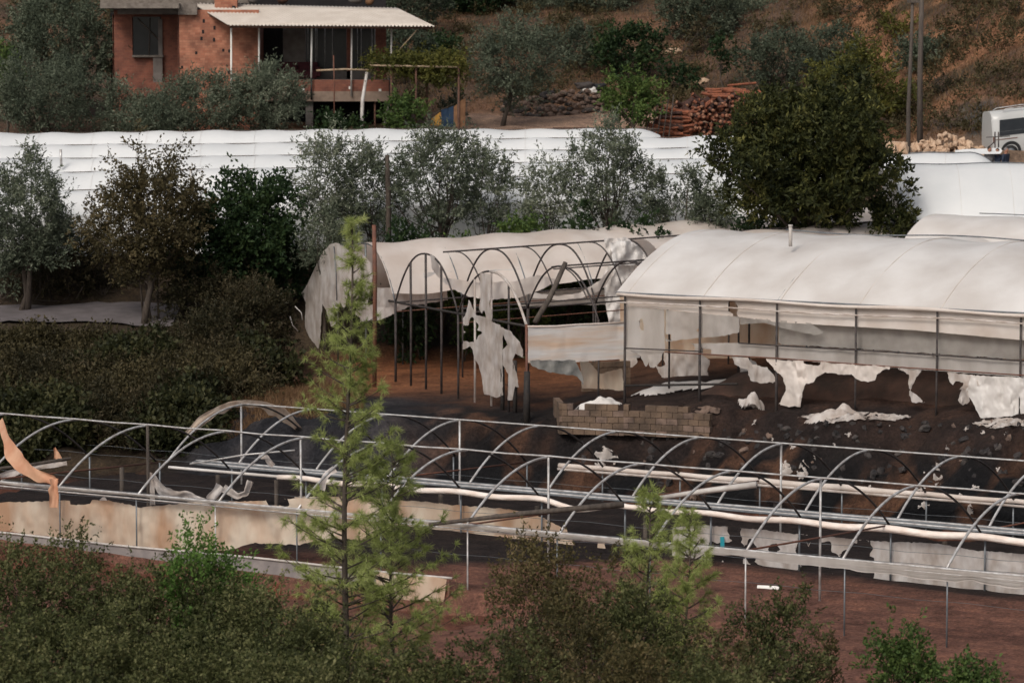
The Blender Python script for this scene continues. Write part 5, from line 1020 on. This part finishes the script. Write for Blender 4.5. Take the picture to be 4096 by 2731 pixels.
KIND = {  # leaf length, width, clumps per m2 of crown front, shoots per clump, leaves per shoot, shoot length, upward bias
 'olive': dict(mt='lf_olive', l=.13, w=.042, c=5.0, s=7, n=15, L=.62, up=.75, sp=.20),
 'olive_far': dict(mt='lf_olive_far', l=.15, w=.055, c=4.5, s=7, n=14, L=.62, up=.75, sp=.22),
 'dark': dict(mt='lf_dark', l=.15, w=.085, c=5, s=8, n=11, L=.5, up=.3, sp=.26),
 'loquat': dict(mt='lf_loquat', l=.19, w=.075, c=6.5, s=8, n=12, L=.40, up=.7, sp=.22),
 'green': dict(mt='lf_green', l=.14, w=.08, c=5, s=7, n=12, L=.5, up=.3, sp=.26),
 'yellow': dict(mt='lf_yellow', l=.14, w=.07, c=5, s=7, n=12, L=.55, up=.5, sp=.25),
 'brown': dict(mt='lf_brown', l=.12, w=.065, c=4, s=6, n=12, L=.62, up=.5, sp=.2),
 'brush': dict(mt='lf_brush', l=.12, w=.045, c=6, s=8, n=14, L=.5, up=.8, sp=.25),
 'underg': dict(mt='lf_under', l=.17, w=.10, c=6, s=7, n=12, L=.6, up=.6, sp=.3),
 'front': dict(mt='lf_front', l=.062, w=.032, c=9, s=9, n=20, L=.34, up=.6, sp=.24),
 'front_red': dict(mt='lf_front_red', l=.062, w=.034, c=8, s=9, n=18, L=.38, up=.7, sp=.2),
 'bright': dict(mt='lf_bright', l=.07, w=.035, c=9, s=9, n=20, L=.42, up=1.2, sp=.22),
 'shrub_green': dict(mt='lf_green', l=.07, w=.04, c=9, s=9, n=20, L=.34, up=.6, sp=.26),
}
def crown_pts(c, R, kd, rg, dens=1.0, floor=None):
    box = .28 if kd in ('loquat', 'dark') else .08
    k = KIND[kd]; nc = max(8, int(k['c'] * 2.1 * dens * math.pi * R[0] * R[2]))
    d = unit(rg.normal(size=(nc, 3))); rad = rg.uniform(.25, 1.0, nc) ** .55
    seed = rg.uniform(0, 50); lump = .62 + .70 * vnoise(d[:, 0] * 1.9 + seed, d[:, 1] * 1.9, d[:, 2] * 1.9 + seed)
    P = c + d * (rad * lump / np.abs(d).max(1) ** box)[:, None] * np.asarray(R)
    if floor is not None: P[:, 2] = np.maximum(P[:, 2], floor + rg.uniform(0, .3, nc))
    return P, d, lump
def foliage(P, d, kd, rg, lf=1.0):
    k = KIND[kd]; nc = len(P); S = k['s']; o = np.repeat(d, S, 0)
    dr = unit(o * .55 + np.array([0, 0, k['up']]) * rg.uniform(.2, 1.2, (nc * S, 1)) + rg.normal(size=(nc * S, 3)) * .55)
    base = np.repeat(P, S, 0) + rg.normal(size=(nc * S, 3)) * k['sp'] * .7
    L = k['L'] * rg.uniform(.5, 1.35, nc * S); n = max(3, int(k['n'] * lf))
    t = rg.uniform(.0, 1.0, (nc * S, n)); pos = base[:, None] + dr[:, None] * (L[:, None] * t)[..., None] + rg.normal(size=(nc * S, n, 3)) * .03
    ld = unit(dr[:, None] * .8 + rg.normal(size=(nc * S, n, 3)) * .7)
    return leaves(pos.reshape(-1, 3), ld.reshape(-1, 3), k['l'], k['w'], rg)
_seed = [100]
def tree(kd, u, vtop, vbot, hw, Y, label, name='olive_tree', cat='tree', dens=1.0, lf=1.0, trunk=.10, stems=1, group=None, limbs=12, base_u=None, ry=.85, barkmt='bark'):
    _seed[0] += 1; rg = np.random.default_rng(_seed[0]); s = FPX / Y
    top, bot = at(u, vtop, Y), at(u, vbot, Y); R = np.array([hw / s * .92, hw / s * ry, (top[2] - bot[2]) / 2 * .9]); c = (top + bot) / 2
    bu = u if base_u is None else base_u; bx = xat(bu, Y); z0 = gz(bx, Y); root = np.array([bx, Y, z0 - .1])
    T = thing(name, label, cat, root + [0, 0, .1], group)
    P, d, lump = crown_pts(c, R, kd, rg, dens, z0 + .1 if bot[2] < z0 + 1 else None)
    attach('crown', quadmesh('crown', foliage(P, d, kd, rg, lf), KIND[kd]['mt'], OFF[T.name]), T)
    m = MB(); fork = root + (c - root) * (.45 if bot[2] > z0 + .6 else .2); fork[2] = max(fork[2], min(bot[2], z0 + .5)) if bot[2] > z0 else fork[2]
    for q in range(stems):
        b0 = root + np.array([(q - (stems - 1) / 2) * .3, 0, 0]); f0 = fork + rg.normal(size=3) * .12 * stems
        mid = (b0 + f0) / 2 + rg.normal(size=3) * .07 * np.array([1, 1, 0]); m.tube([b0, mid, f0, f0 + (c - f0) * .5], [trunk, trunk * .8, trunk * .7, trunk * .45], 8)
        sel = rg.choice(len(P), min(len(P), limbs), replace=False)
        for j in sel:
            e = P[j]; mm = (f0 + e) / 2 + rg.normal(size=3) * .12 + np.array([0, 0, .1]); m.tube([f0 + (c - f0) * rg.uniform(0, .4), mm, e], [trunk * .36, trunk * .2, trunk * .05], 5, False)
    part('trunk', m, barkmt, T, True); return T
def shrub(kd, u, vtop, hw, Y, label, name='shrub', cat='shrub', dens=1.0, lf=1.0, group=None, vbot=None, ry=.9):
    x = xat(u, Y); z0 = gz(x, Y); zt = at(u, vtop, Y)[2]; vb = vbot or (1365.5 + FPX * math.tan(math.atan((CAMZ - z0 + .1) / Y) - TH))
    return tree(kd, u, vtop, vb, hw, Y, label, name, cat, dens, lf, .04, 4, group, 14, ry=ry)

# --- olives and other trees behind the white tunnels
tree('olive_far', 250, -60, 400, 280, 176, 'largest grey-green olive tree left of the brick house, reaching the top edge', trunk=.16, dens=1.2)
tree('olive', 190, 195, 560, 280, 169.0, 'broad pale olive tree in the upper left corner, below the tallest olive', dens=1.1)
tree('olive', 500, 345, 560, 120, 168.8, 'small olive tree before the brick window wall', dens=1.5)
tree('olive', 800, 285, 560, 215, 168.2, 'spreading olive tree covering the foot of the brick wall', dens=1.4)
tree('olive', 1060, 250, 560, 195, 168.0, 'olive tree standing before the veranda, right of the spreading one', base_u=1040, dens=1.4)
tree('olive', 640, 400, 570, 150, 167.4, 'low olive tree below the brick corner', dens=1.6)
tree('green', 12, 150, 420, 45, 171, 'bright green tree just showing at the left edge', 'leafy_tree')
shrub('dark', 1340, 445, 130, 168.6, 'low dark green bush in front of the parked motorbikes', 'bush', 'bush')
tree('green', 1610, 372, 540, 100, 168.4, 'small green tree under the pergola beside the hanging cloths', 'leafy_tree', trunk=.05)
# vine on the pergola
rg = np.random.default_rng(5); P = []
for k in range(110): uu = rg.uniform(1480, 1840); P.append(at(uu, rg.uniform(240, 275), rg.uniform(168.8, 171.2)))
for k in range(70): uu = rg.uniform(1600, 1850); P.append(at(uu, rg.uniform(265, 350 - abs(uu - 1750) * .5), rg.uniform(168.9, 170.5)))
P = np.array(P); VT = thing('vine', 'green grapevine sprawling over the pergola beside the veranda', 'vine', P.mean(0))
attach('foliage', quadmesh('foliage', foliage(P, unit(rg.normal(size=P.shape)), 'yellow', rg, .7), 'lf_yellow', OFF[VT.name]), VT)
m_ = MB(); m_.tube([grd(1664, 169.2), at(1668, 330, 169.2), at(1640, 268, 169.6)], [.05, .04, .02], 6); m_.tube([grd(1838, 169.4), at(1830, 380, 169.4), at(1822, 268, 169.8)], [.04, .03, .02], 6); part('stem', m_, 'bark', VT, True)
tree('olive', 2060, 50, 430, 205, 173.0, 'large pale olive tree with a visible trunk behind the plank tables', base_u=2010, trunk=.14, dens=1.15)
tree('olive_far', 1830, 380, 470, 40, 174, 'thin young olive beside the tan cloth', trunk=.03)
tree('olive_far', 2290, 90, 300, 95, 186, 'small dark olive on the slope right of the large pale olive')
tree('dark', 2500, 90, 300, 140, 184, 'dark green round tree behind the light green one', 'leafy_tree', dens=1.1)
tree('green', 2530, 295, 500, 125, 171.0, 'light green round tree between the stone wall and the woodpile', 'leafy_tree', dens=1.25)
tree('dark', 2728, 258, 350, 78, 181, 'small dark green bush above the woodpile', 'bush', 'bush', trunk=.05)
tree('olive_far', 2725, -90, 165, 110, 193, 'slender olive with a bare trunk, left one above the woodpile', base_u=2738)
tree('olive_far', 2850, -90, 190, 115, 192, 'slender olive with a leaning trunk, right one above the woodpile', base_u=2835)
tree('dark', 2895, 150, 270, 42, 180, 'spindly young tree with a thin bare trunk behind the woodpile', 'leafy_tree', trunk=.05, dens=.8)
tree('olive_far', 3125, 120, 370, 165, 176, 'grey olive tree left of the yellow-green tree', dens=1.1)
tree('olive_far', 3330, 100, 330, 150, 180, 'grey olive tree behind the yellow-green tree', dens=1.1)
tree('yellow', 3430, 205, 545, 190, 160, 'bushy yellow-green tree left of the utility poles', 'leafy_tree', dens=1.25, trunk=.12)
tree('olive_far', 3700, 130, 350, 110, 172, 'dark olive tree on the slope right of the utility poles', dens=1.2)
for k, (u, vt, vb, hw, Y, lb) in enumerate(((1330, -130, 60, 190, 200, 'dark olive behind the veranda roof'), (1640, -120, 150, 170, 196, 'dark olive at the right end of the veranda roof'), (1620, 90, 260, 110, 186, 'dark olive seen under the raised end of the veranda roof'), (1900, -140, 90, 170, 204, 'dark olive at the top edge above the large pale olive'), (2130, -140, 60, 160, 205, 'dark olive at the top edge between the pale olive and the round tree'), (2380, -140, 100, 170, 203, 'dark olive at the top edge above the dark round tree'), (2600, -140, 40, 120, 207, 'dark olive at the top edge left of the slender pair'), (3020, -130, 110, 170, 200, 'dark olive at the top edge right of the slender pair'), (2980, 90, 190, 110, 196, 'small dark olive on the slope beside the slender pair'), (1780, 150, 260, 90, 192, 'low dark olive between the house and the large pale olive'))):
    tree('olive_far' if k % 3 else 'dark', u, vt, vb, hw, Y, lb, 'olive_tree', dens=1.4, lf=.9)
for u, vt, hw, Y, kd, lb in ((3400, 20, 110, 188, 'brown', 'brown dry bush high on the slope above the yellow-green tree'), (3600, 60, 70, 180, 'yellow', 'olive-yellow bush beside the top of the utility poles'), (3940, 60, 130, 176, 'brush', 'dark thicket on the upper right slope'), (4040, -20, 110, 178, 'brush', 'dark thicket at the top right corner'), (3880, 140, 90, 172, 'brown', 'brown bush on the slope above the van'), (4075, 110, 70, 170, 'brown', 'rust-brown bush at the right edge above the van'), (3780, 330, 80, 164, 'brush', 'low grey bush on the slope left of the van'), (2800, 60, 50, 190, 'brown', 'rust-brown bush between the slender olives')):
    shrub(kd, u, vt, hw, Y, lb, 'bush', 'bush', dens=.8)
# --- the row between the white tunnels and the burnt ones
tree('loquat', 3235, 298, 975, 378, 137.4, 'very large dense dark tree with big glossy leaves left of the van', 'broadleaf_tree', dens=1.5, trunk=.22, limbs=20)
tree('olive', 90, 600, 1170, 230, 141.5, 'tall grey olive at the left edge before the white tunnels', trunk=.14, stems=2, dens=1.5)
tree('brown', 590, 640, 1150, 260, 139.0, 'brownish half-bare tree with a dark trunk beside the lane', 'sparse_tree', dens=2.2, trunk=.17, base_u=572, limbs=26)
tree('brown', 600, 500, 820, 190, 139.6, 'sprays of thin bare twigs rising above the brownish tree', 'sapling', 'sapling', dens=.38, trunk=.05, stems=3, limbs=20, lf=.8)
tree('dark', 1010, 665, 1200, 215, 142.0, 'dense dark green tree left of the grey olives', 'leafy_tree', dens=1.3, trunk=.16)
tree('dark', 820, 820, 1180, 150, 141.5, 'lower dark green tree between the brownish tree and the dense dark one', 'leafy_tree', dens=1.1)
tree('olive', 1310, 505, 1010, 110, 142.5, 'narrow olive at the left end of the grey row', dens=1.25)
tree('olive', 1480, 545, 1010, 120, 143.0, 'olive behind the dark wooden pole', dens=1.15)
tree('olive', 1760, 470, 960, 225, 142.5, 'tallest and widest grey olive right of the dark wooden pole', dens=1.0, trunk=.15, stems=2)
tree('olive', 1960, 560, 960, 120, 143.0, 'olive on the right shoulder of the widest grey olive', dens=0.9)
tree('olive', 2180, 615, 980, 125, 142.5, 'middle-sized olive left of the second tall one', dens=1.0)
tree('olive', 2440, 475, 960, 195, 142.0, 'second tall grey olive, reaching the top of the white tunnels', dens=1.05, trunk=.15, stems=2)
tree('olive', 2740, 680, 950, 190, 142.5, 'low spreading olive left of the big dark tree', dens=1.0)
tree('olive', 1300, 840, 1080, 110, 140.5, 'low round silvery olive left of the tall rusty post')
tree('olive', 2860, 720, 950, 90, 141.5, 'small olive at the foot of the big dark tree')
for u, vt, hw, kd, lb in ((2090, 805, 130, 'green', 'light green bush under the middle-sized olive'), (1900, 850, 110, 'green', 'light green bush right of the dark wooden pole'), (2330, 830, 120, 'dark', 'dark bush between the two tall olives'), (1640, 860, 130, 'dark', 'dark bush at the foot of the dark wooden pole'), (2560, 850, 120, 'dark', 'dark bush behind the torn greenhouse roof, under the second tall olive'), (1120, 1000, 150, 'dark', 'dark bush behind the brown thicket'), (3080, 820, 150, 'dark', 'dark bush at the left foot of the big dark tree'), (3575, 660, 85, 'loquat', 'glossy-leaved bush at the right foot of the big dark tree'),
                          (250, 860, 190, 'brush', 'dark undergrowth bush beneath the olive at the left edge'), (420, 1000, 150, 'brush', 'dark bush left of the dark trunk beside the lane'), (60, 1010, 150, 'brush', 'dark bush at the left edge above the lane'), (760, 1040, 130, 'brush', 'dark bush right of the dark trunk beside the lane'), (940, 1080, 120, 'brush', 'dark bush behind the left flank of the brown thicket')):
    Y = 140.0 if u < 1200 and vt > 1005 else 143.6 if u < 1200 else 140.5
    if u == 420 or u == 60: Y = 144.2
    if u > 3500: Y = 137.2
    shrub(kd, u, vt, hw, Y, lb, 'bush', 'bush', dens=.8)
# brown thicket heap and the brushy bank
shrub('brush', 985, 1120, 165, 134.5, 'tall rusty-brown thicket left of the torn greenhouse gable', 'thicket', 'thicket', dens=1.2)
shrub('brush', 860, 1215, 170, 133.0, 'brown-green thicket left of the tallest rusty one', 'thicket', 'thicket', dens=1.1)
shrub('brush', 1085, 1150, 80, 136.5, 'brown thicket touching the torn greenhouse gable', 'thicket', 'thicket', dens=1.1)
rg = np.random.default_rng(11); P = []; D = []
for k in range(230):
    u = rg.uniform(-250, 1110); Y = rg.uniform(123.5, 135.5)
    if u > 980 and Y < 129: continue
    if u > 560 and Y < 129 and u > 560 + (Y - 122) * 90: continue
    x = xat(u, Y); z = gz(x, Y); r = rg.uniform(.4, .9) * rg.choice([.8, 1, 1.8]) * (1 if Y < 132 else .6); q = unit(rg.normal(size=(30, 3))); q[:, 2] = abs(q[:, 2]); P.append(np.array([x, Y, z]) + q * r * rg.uniform(.6, 1, (30, 1)) * [1.2, 1, .8]); D.append(q)
P = np.vstack(P); D = np.vstack(D); pv = vnoise(P[:, 0] * .35, P[:, 1] * .35, 3); pick = pv > .42; rust = pv > .62; P[:, 2] += .5 * (vnoise(P[:, 0] * .6, P[:, 1] * .6, 9) - .4)
for nm_, kd_, msk, lb_ in (('undergrowth', 'brush', pick & ~rust, 'brown brambly undergrowth covering the bank at the left'), ('dry_undergrowth', 'brown', rust, 'dry rusty patches of undergrowth on the left bank'), ('undergrowth', 'underg', ~pick, 'dark green undergrowth mixed into the brambles on the left bank')):
    me = quadmesh(nm_, foliage(P[msk], D[msk], kd_, rg, .8), KIND[kd_]['mt'], (0, 0, 0)); o = bpy.data.objects.new(nm_, me); COL.objects.link(o); tag(o, lb_, 'undergrowth', kind='stuff')
P = []; D = []
for k in range(340):
    if k % 3: u = rg.uniform(-300, 3300); Y = rg.uniform(178, 212)
    else: u = rg.uniform(3250, 4300); Y = rg.uniform(156, 200)
    x = xat(u, Y); z = gz(x, Y); r = rg.uniform(.25, .8); q = unit(rg.normal(size=(9, 3))); q[:, 2] = abs(q[:, 2]) * .8; P.append(np.array([x, Y, z]) + q * r); D.append(q)
P = np.vstack(P); D = np.vstack(D); me = quadmesh('scrub', foliage(P, D, 'brown', rg, .7), 'lf_brown', (0, 0, 0)); o = bpy.data.objects.new('scrub', me); COL.objects.link(o)
tag(o, 'low dry scrub scattered over the reddish hillside', 'scrub', kind='stuff')
# dry grass: on the hill, the mound by the gable and along the bank tops
def blades(n, fu, fY, h, mt, label, cat, name, wdt=.02):
    u = fu(n); Y = fY(n, u); x = (u - 2048) / FPX * Y; z = hgt(x, Y); B = np.stack([x, Y, z - .02], 1); hh = h * rg.uniform(.4, 1.3, n)[:, None]
    d = unit(np.stack([rg.normal(size=n) * .4, rg.normal(size=n) * .4, np.ones(n)], 1)); s = unit(rg.normal(size=(n, 3)) * [1, 1, 0]) * wdt
    V = np.stack([B - s, B + s, B + d * hh + rg.normal(size=(n, 3)) * .03], 1).reshape(-1, 3); me = quadmesh(name, V, mt, (0, 0, 0), 3); o = bpy.data.objects.new(name, me); COL.objects.link(o); tag(o, label, cat, kind='stuff')
U = rg.uniform
blades(60000, lambda n: np.where(U(size=n) < .45, U(1400, 3400, n), U(3200, 4400, n)), lambda n, u: np.where(u < 3300, U(178, 215, n), U(155, 205, n)), .30, 'lf_straw', 'dry straw-coloured grass over the hillside', 'grass', 'dry_grass', .022)
blades(16000, lambda n: U(850, 1450, n), lambda n, u: U(124, 132, n), .28, 'lf_straw', 'dry reddish grass on the mound below the torn gable', 'grass', 'dry_grass', .015)

# --- pines in front
def pine(label, u, vtop, Y, rad, name='pine_tree', lean=0.0, zb=None, dens=1.0, sd=1, low=.12):
    rg = np.random.default_rng(sd); top = at(u, vtop, Y); x0 = top[0] - lean; z0 = gz(x0, Y) - .1; H = top[2] - z0
    T = thing(name, label, 'tree', (x0, Y, z0 + .1)); m = MB(); ax = lambda h: np.array([x0 + lean * h + .05 * math.sin(h * 9), Y + .04 * math.sin(h * 7), z0 + H * h])
    m.tube([ax(h) for h in np.linspace(0, 1, 14)], np.linspace(.085, .010, 14) * (H / 12) + .004, 8); NP = []; ND = []
    nw = int(H * 2.3 * dens)
    for k in range(nw):
        h = low + (1 - low) * (k + .5) / nw; R = float(np.interp(h, [q[0] for q in rad], [q[1] for q in rad])) 
        for b in range(int(3 + 3 * dens)):
            a = rg.uniform(0, 2 * math.pi); L = R * .86 * rg.uniform(.35, 1.2); p0 = ax(min(.995, h + rg.uniform(-.02, .02))); dr = np.array([math.cos(a), math.sin(a), rg.uniform(.05, .55) + .5 * h])
            dr /= np.linalg.norm(dr[:2]) + 1e-9; ts = np.linspace(0, 1, 5); pts = [p0 + np.array([dr[0] * L * t, dr[1] * L * t, dr[2] * L * t * .55 + .18 * L * t * t]) for t in ts]
            m.tube(pts, np.linspace(.022, .005, 5), 5, False)
            nt_ = int(3 + L * 5.5 * dens)
            for q in range(nt_):
                t = rg.uniform(.25, 1) if q else 1.0; c = p0 + (pts[-1] - p0) * t; c = np.array([np.interp(t, ts, [p[i] for p in pts]) for i in range(3)])
                sdir = unit(np.array([dr[0], dr[1], .5]) + rg.normal(size=3) * .7); tw = rg.uniform(.05, .30) * (0.4 if q == 0 else 1); e = c + sdir * tw
                if q: m.tube([c, e], [.006, .004], 4, False)
                n = 44; tt = rg.uniform(0.2, 1.0, n); base = c + (e - c) * tt[:, None] if q else e + rg.normal(size=(n, 3)) * .01
                nd = unit(sdir * .75 + rg.normal(size=(n, 3)) * .62); NP.append(base); ND.append(nd)
    part('trunk', m, 'bark', T, True)
    NP = np.vstack(NP); ND = np.vstack(ND); n = len(NP); s = unit(np.cross(ND, rg.normal(size=(n, 3)))) * .0058; l = .19 * rg.uniform(.6, 1.15, (n, 1)); bend = np.array([0, 0, -.02])
    V = np.stack([NP - s, NP + s, NP + ND * l + bend], 1).reshape(-1, 3); attach('crown', quadmesh('crown', V, 'lf_pine', OFF[T.name], 3), T); return T
pine('tall light green young pine in the centre left, its thin tip above the torn greenhouse', 1405, 880, 75.0, [(0, 1.1), (.12, 1.8), (.30, 2.2), (.45, 1.6), (.55, 1.1), (.66, 1.0), (.72, .95), (.80, .70), (.86, .32), (.93, .16), (1, .05)], lean=.25, sd=3, dens=1.0)
pine('shorter bushy pine right behind the tall one', 1560, 1760, 77.5, [(0, 1.2), (.3, 2.0), (.6, 1.5), (.8, .9), (.92, .5), (1, .1)], sd=4, low=.25, lean=-.1)
pine('small pine tip rising among the shrubs right of centre', 2592, 1950, 74.0, [(0, .8), (.5, 1.0), (.75, .75), (.88, .4), (1, .06)], sd=6, low=.35, dens=.95)
pine('second small pine close to the right of the other small one', 2752, 2045, 73.0, [(0, .8), (.5, .9), (.78, .6), (.9, .35), (1, .06)], sd=7, low=.35, dens=.95)
# --- shrubs along the bottom of the view
FS = [('front', 60, 2190, 190, 66, 'olive-brown shrub at the lower left edge, highest there'), ('front', 260, 2020, 130, 68, 'thin sparse shrub before the orange film wall, highest at the left'), ('front', 440, 2225, 220, 66, 'broad shrub below the white slanting rag'),
 ('front', 660, 2235, 180, 67, 'shrub left of the bright green shoots'), ('front', 140, 2420, 260, 61, 'dark shrub low at the left edge'), ('front', 470, 2440, 260, 62, 'dense brownish shrub in the lower left, second row'), ('front', 870, 2270, 190, 66, 'shrub behind the bright green shoots'),
 ('front', 1060, 2340, 200, 65, 'rounded brownish shrub left of the tall pine'), ('front', 790, 2480, 260, 61, 'broad dark shrub at the bottom left of the pine'), ('front', 1230, 2430, 190, 63, 'shrub at the foot of the tall pine'), ('front', 1100, 2590, 240, 58, 'nearest shrub at the bottom, left of the pine foot'),
 ('front', 1430, 2560, 230, 60, 'shrub hiding the pine foot at the bottom'), ('front', 300, 2600, 280, 57, 'nearest dark shrub at the bottom left'), ('front', 1700, 2620, 220, 60, 'low shrub at the bottom right of the pine'), ('front', -60, 2560, 200, 58, 'dark shrub cut by the bottom left corner'),
 ('front_red', 2110, 2095, 165, 68, 'reddish-brown shrub with dark upright stems, left one in the centre'), ('front_red', 2370, 2190, 180, 67, 'reddish-brown shrub between the first one and the small pine'), ('front_red', 2260, 2370, 260, 63, 'large dark brown-green shrub in the bottom centre'),
 ('front', 2570, 2330, 180, 65, 'brown-green shrub under the small pines'), ('front_red', 2880, 2470, 170, 64, 'brown shrub right of the small pines'), ('front', 3120, 2400, 190, 66, 'rounded brown-green shrub before the red soil'), ('front_red', 3290, 2520, 90, 68, 'thin reddish shrub at the edge of the red soil'),
 ('front', 2010, 2560, 200, 60, 'dark shrub at the bottom left of centre'), ('front_red', 2480, 2570, 280, 58, 'nearest dark shrub at the bottom centre'), ('front', 2820, 2640, 220, 58, 'low dark shrub at the bottom, right of centre'), ('front', 3080, 2640, 180, 60, 'low shrub at the bottom beneath the rounded brown-green one'),
 ('shrub_green', 3640, 2480, 135, 66, 'fresh green bush at the lower right, left one of two'), ('shrub_green', 3870, 2600, 160, 64, 'fresh green bush at the lower right, right one of two'), ('bright', 790, 2110, 95, 66.5, 'bright green upright shoots before the cream film wall'), ('bright', 930, 2185, 80, 67, 'smaller bright green shoots beside the tall ones')]
for kd, u, vt, hw, Y, lb in FS:
    shrub(kd, u, vt - (25 if kd == 'front' and u != 260 else 0), hw * 1.15, Y, lb, dens={'front_red': .85}.get(kd, 1.1) * (.4 if u == 260 else 1), lf=.9, vbot=1365.5 + FPX * math.tan(math.atan((CAMZ - at(u, vt, Y)[2] + 3.0) / Y) - TH))
# --- rags and rubble on the burnt bank
SCR = []
for k in range(5):
    sh = MB(); n = 9; T = np.linspace(-1, 1, n); X, Z = np.meshgrid(T, T, indexing='ij'); Rr = np.sqrt(X**2 + Z**2); ed = .8 + .5 * (vnoise(np.arctan2(Z, X) * 1.6 + k * 7, k, 3) - .5) * 2
    V = np.stack([X * .22, .10 * (fbm(X * 2 + k, Z * 2, k) - .5) * 2, Z * .2], -1).reshape(-1, 3)
    f = [(i * n + j, (i + 1) * n + j, (i + 1) * n + j + 1, i * n + j + 1) for i in range(n - 1) for j in range(n - 1) if Rr[i, j] < ed[i, j] and Rr[i + 1, j + 1] < ed[i + 1, j + 1]]
    us = sorted({q for g in f for q in g}); mp = {q: a for a, q in enumerate(us)}; sh.add(V[us], [tuple(mp[q] for q in g) for g in f]); SCR.append(sh.data('plastic_scrap', 'film_torn', (0, 0, 0), True))
def bank_pt(u, v):
    for Y in np.arange(103, 126, .2):
        p = at(u, v, Y)
        if p[2] <= gz(p[0], Y) + .02: return p
    return at(u, v, 112)
random.seed(31)
rag_spots = [(3145, 1875), (3135, 1860), (3225, 1870), (3205, 1905), (3260, 1835), (3340, 1785), (3700, 1900), (3690, 1960), (3840, 1990), (3690, 2025), (3930, 1740), (3990, 1880), (3790, 1800), (3905, 1960), (3170, 1790), (3090, 1765), (2560, 1700), (3400, 1740), (3560, 1720), (3860, 1720), (4020, 1745), (3470, 1960), (3020, 1690)]
for k, (u, v) in enumerate(rag_spots):
    p = bank_pt(u, v); s_ = random.uniform(.4, .95) * (1.4 if k < 4 else 1)
    place('plastic_scrap', SCR[k % 5], p - np.array([0, .06, -.04]), (random.uniform(-.9, -.3), random.uniform(-1, 1), random.uniform(-.6, .6)), s_, 'small torn white plastic scrap lying on the burnt bank', 'plastic scrap', 'plastic scraps on the burnt bank')
def bankheap(u, v, rx, rz, mt, label, sd, group=None):
    p = bank_pt(u, v); pl = [(u - rx, v), (u - rx * .6, v - rz * .7), (u - .1 * rx, v - rz), (u + rx * .5, v - rz * .6), (u + rx, v - rz * .1), (u + rx * .7, v + rz * .6), (u + rx * .1, v + rz * .4), (u - rx * .4, v + rz)]
    def lf_(a, b): q = bank_pt_fast(a, b, p[1]); return q
    sh = sheet(pl, lf_, 5, wav=.10, seed=sd, rag=5, wl=24); solo('plastic_scrap', sh, mt, label, 'plastic sheet', group, smooth=True)
def bank_pt_fast(u, v, Y0):
    Y = np.arange(Y0 - 2.5, Y0 + 2.5, .25); P = np.array([at(u, v, y) for y in Y]); d = P[:, 2] - hgt(P[:, 0], Y); i = np.nonzero(d <= .06)[0]
    i = i[0] if len(i) else len(Y) - 1
    return P[max(0, i)] - np.array([0, .12, 0])
bankheap(2420, 1830, 55, 48, 'film_torn', 'pale pinkish patch of melted plastic on the burnt bank below the block wall', 81)
bankheap(3420, 1665, 230, 24, 'film_torn', 'long ragged cream sheet draped along the top of the bank', 82)
bankheap(4030, 1690, 150, 22, 'film_torn', 'ragged cream sheet at the right edge along the top of the bank', 83)
bankheap(2830, 1640, 60, 22, 'stone_warm', 'scorched brown rubble at the right end of the block wall', 84)
bankheap(3215, 1880, 22, 42, 'film_torn', 'upright torn rag on the burnt bank, right one of a pair', 85)
bankheap(3145, 1880, 26, 34, 'film_torn', 'torn rag on the burnt bank, left one of a pair', 86)
bankheap(3750, 1900, 18, 60, 'film_torn', 'narrow torn strip hanging down the right part of the burnt bank', 87)
bankheap(3880, 2040, 16, 28, 'film_torn', 'small peaked rag just above the far eave at the right', 88)
CL = []
for k in range(4): m = MB(); m.ball((0, 0, 0), (.16, .13, .11), k * 5 + 2, 2, .5); CL.append((m.data('stone', 'stone_dark'), m.data('stone', 'char'), m.data('stone', 'stone_warm')))
random.seed(41)
for k in range(200):
    u = random.uniform(2250, 4150); v = np.interp(u, [2250, 2700, 3400, 4100], [1725, 1720, 1690, 1690]) + random.uniform(0, 330) * random.random() ** .6
    p = bank_pt(u, v); place('stone', CL[k % 4][(0, 1, 1, 1, 1, 1, 0, 2)[random.randrange(8)]], p, (random.uniform(0, 6),) * 3, random.uniform(.35, 1.25), 'sooty stone lying on the burnt bank', 'stone', 'sooty stones on the burnt bank')
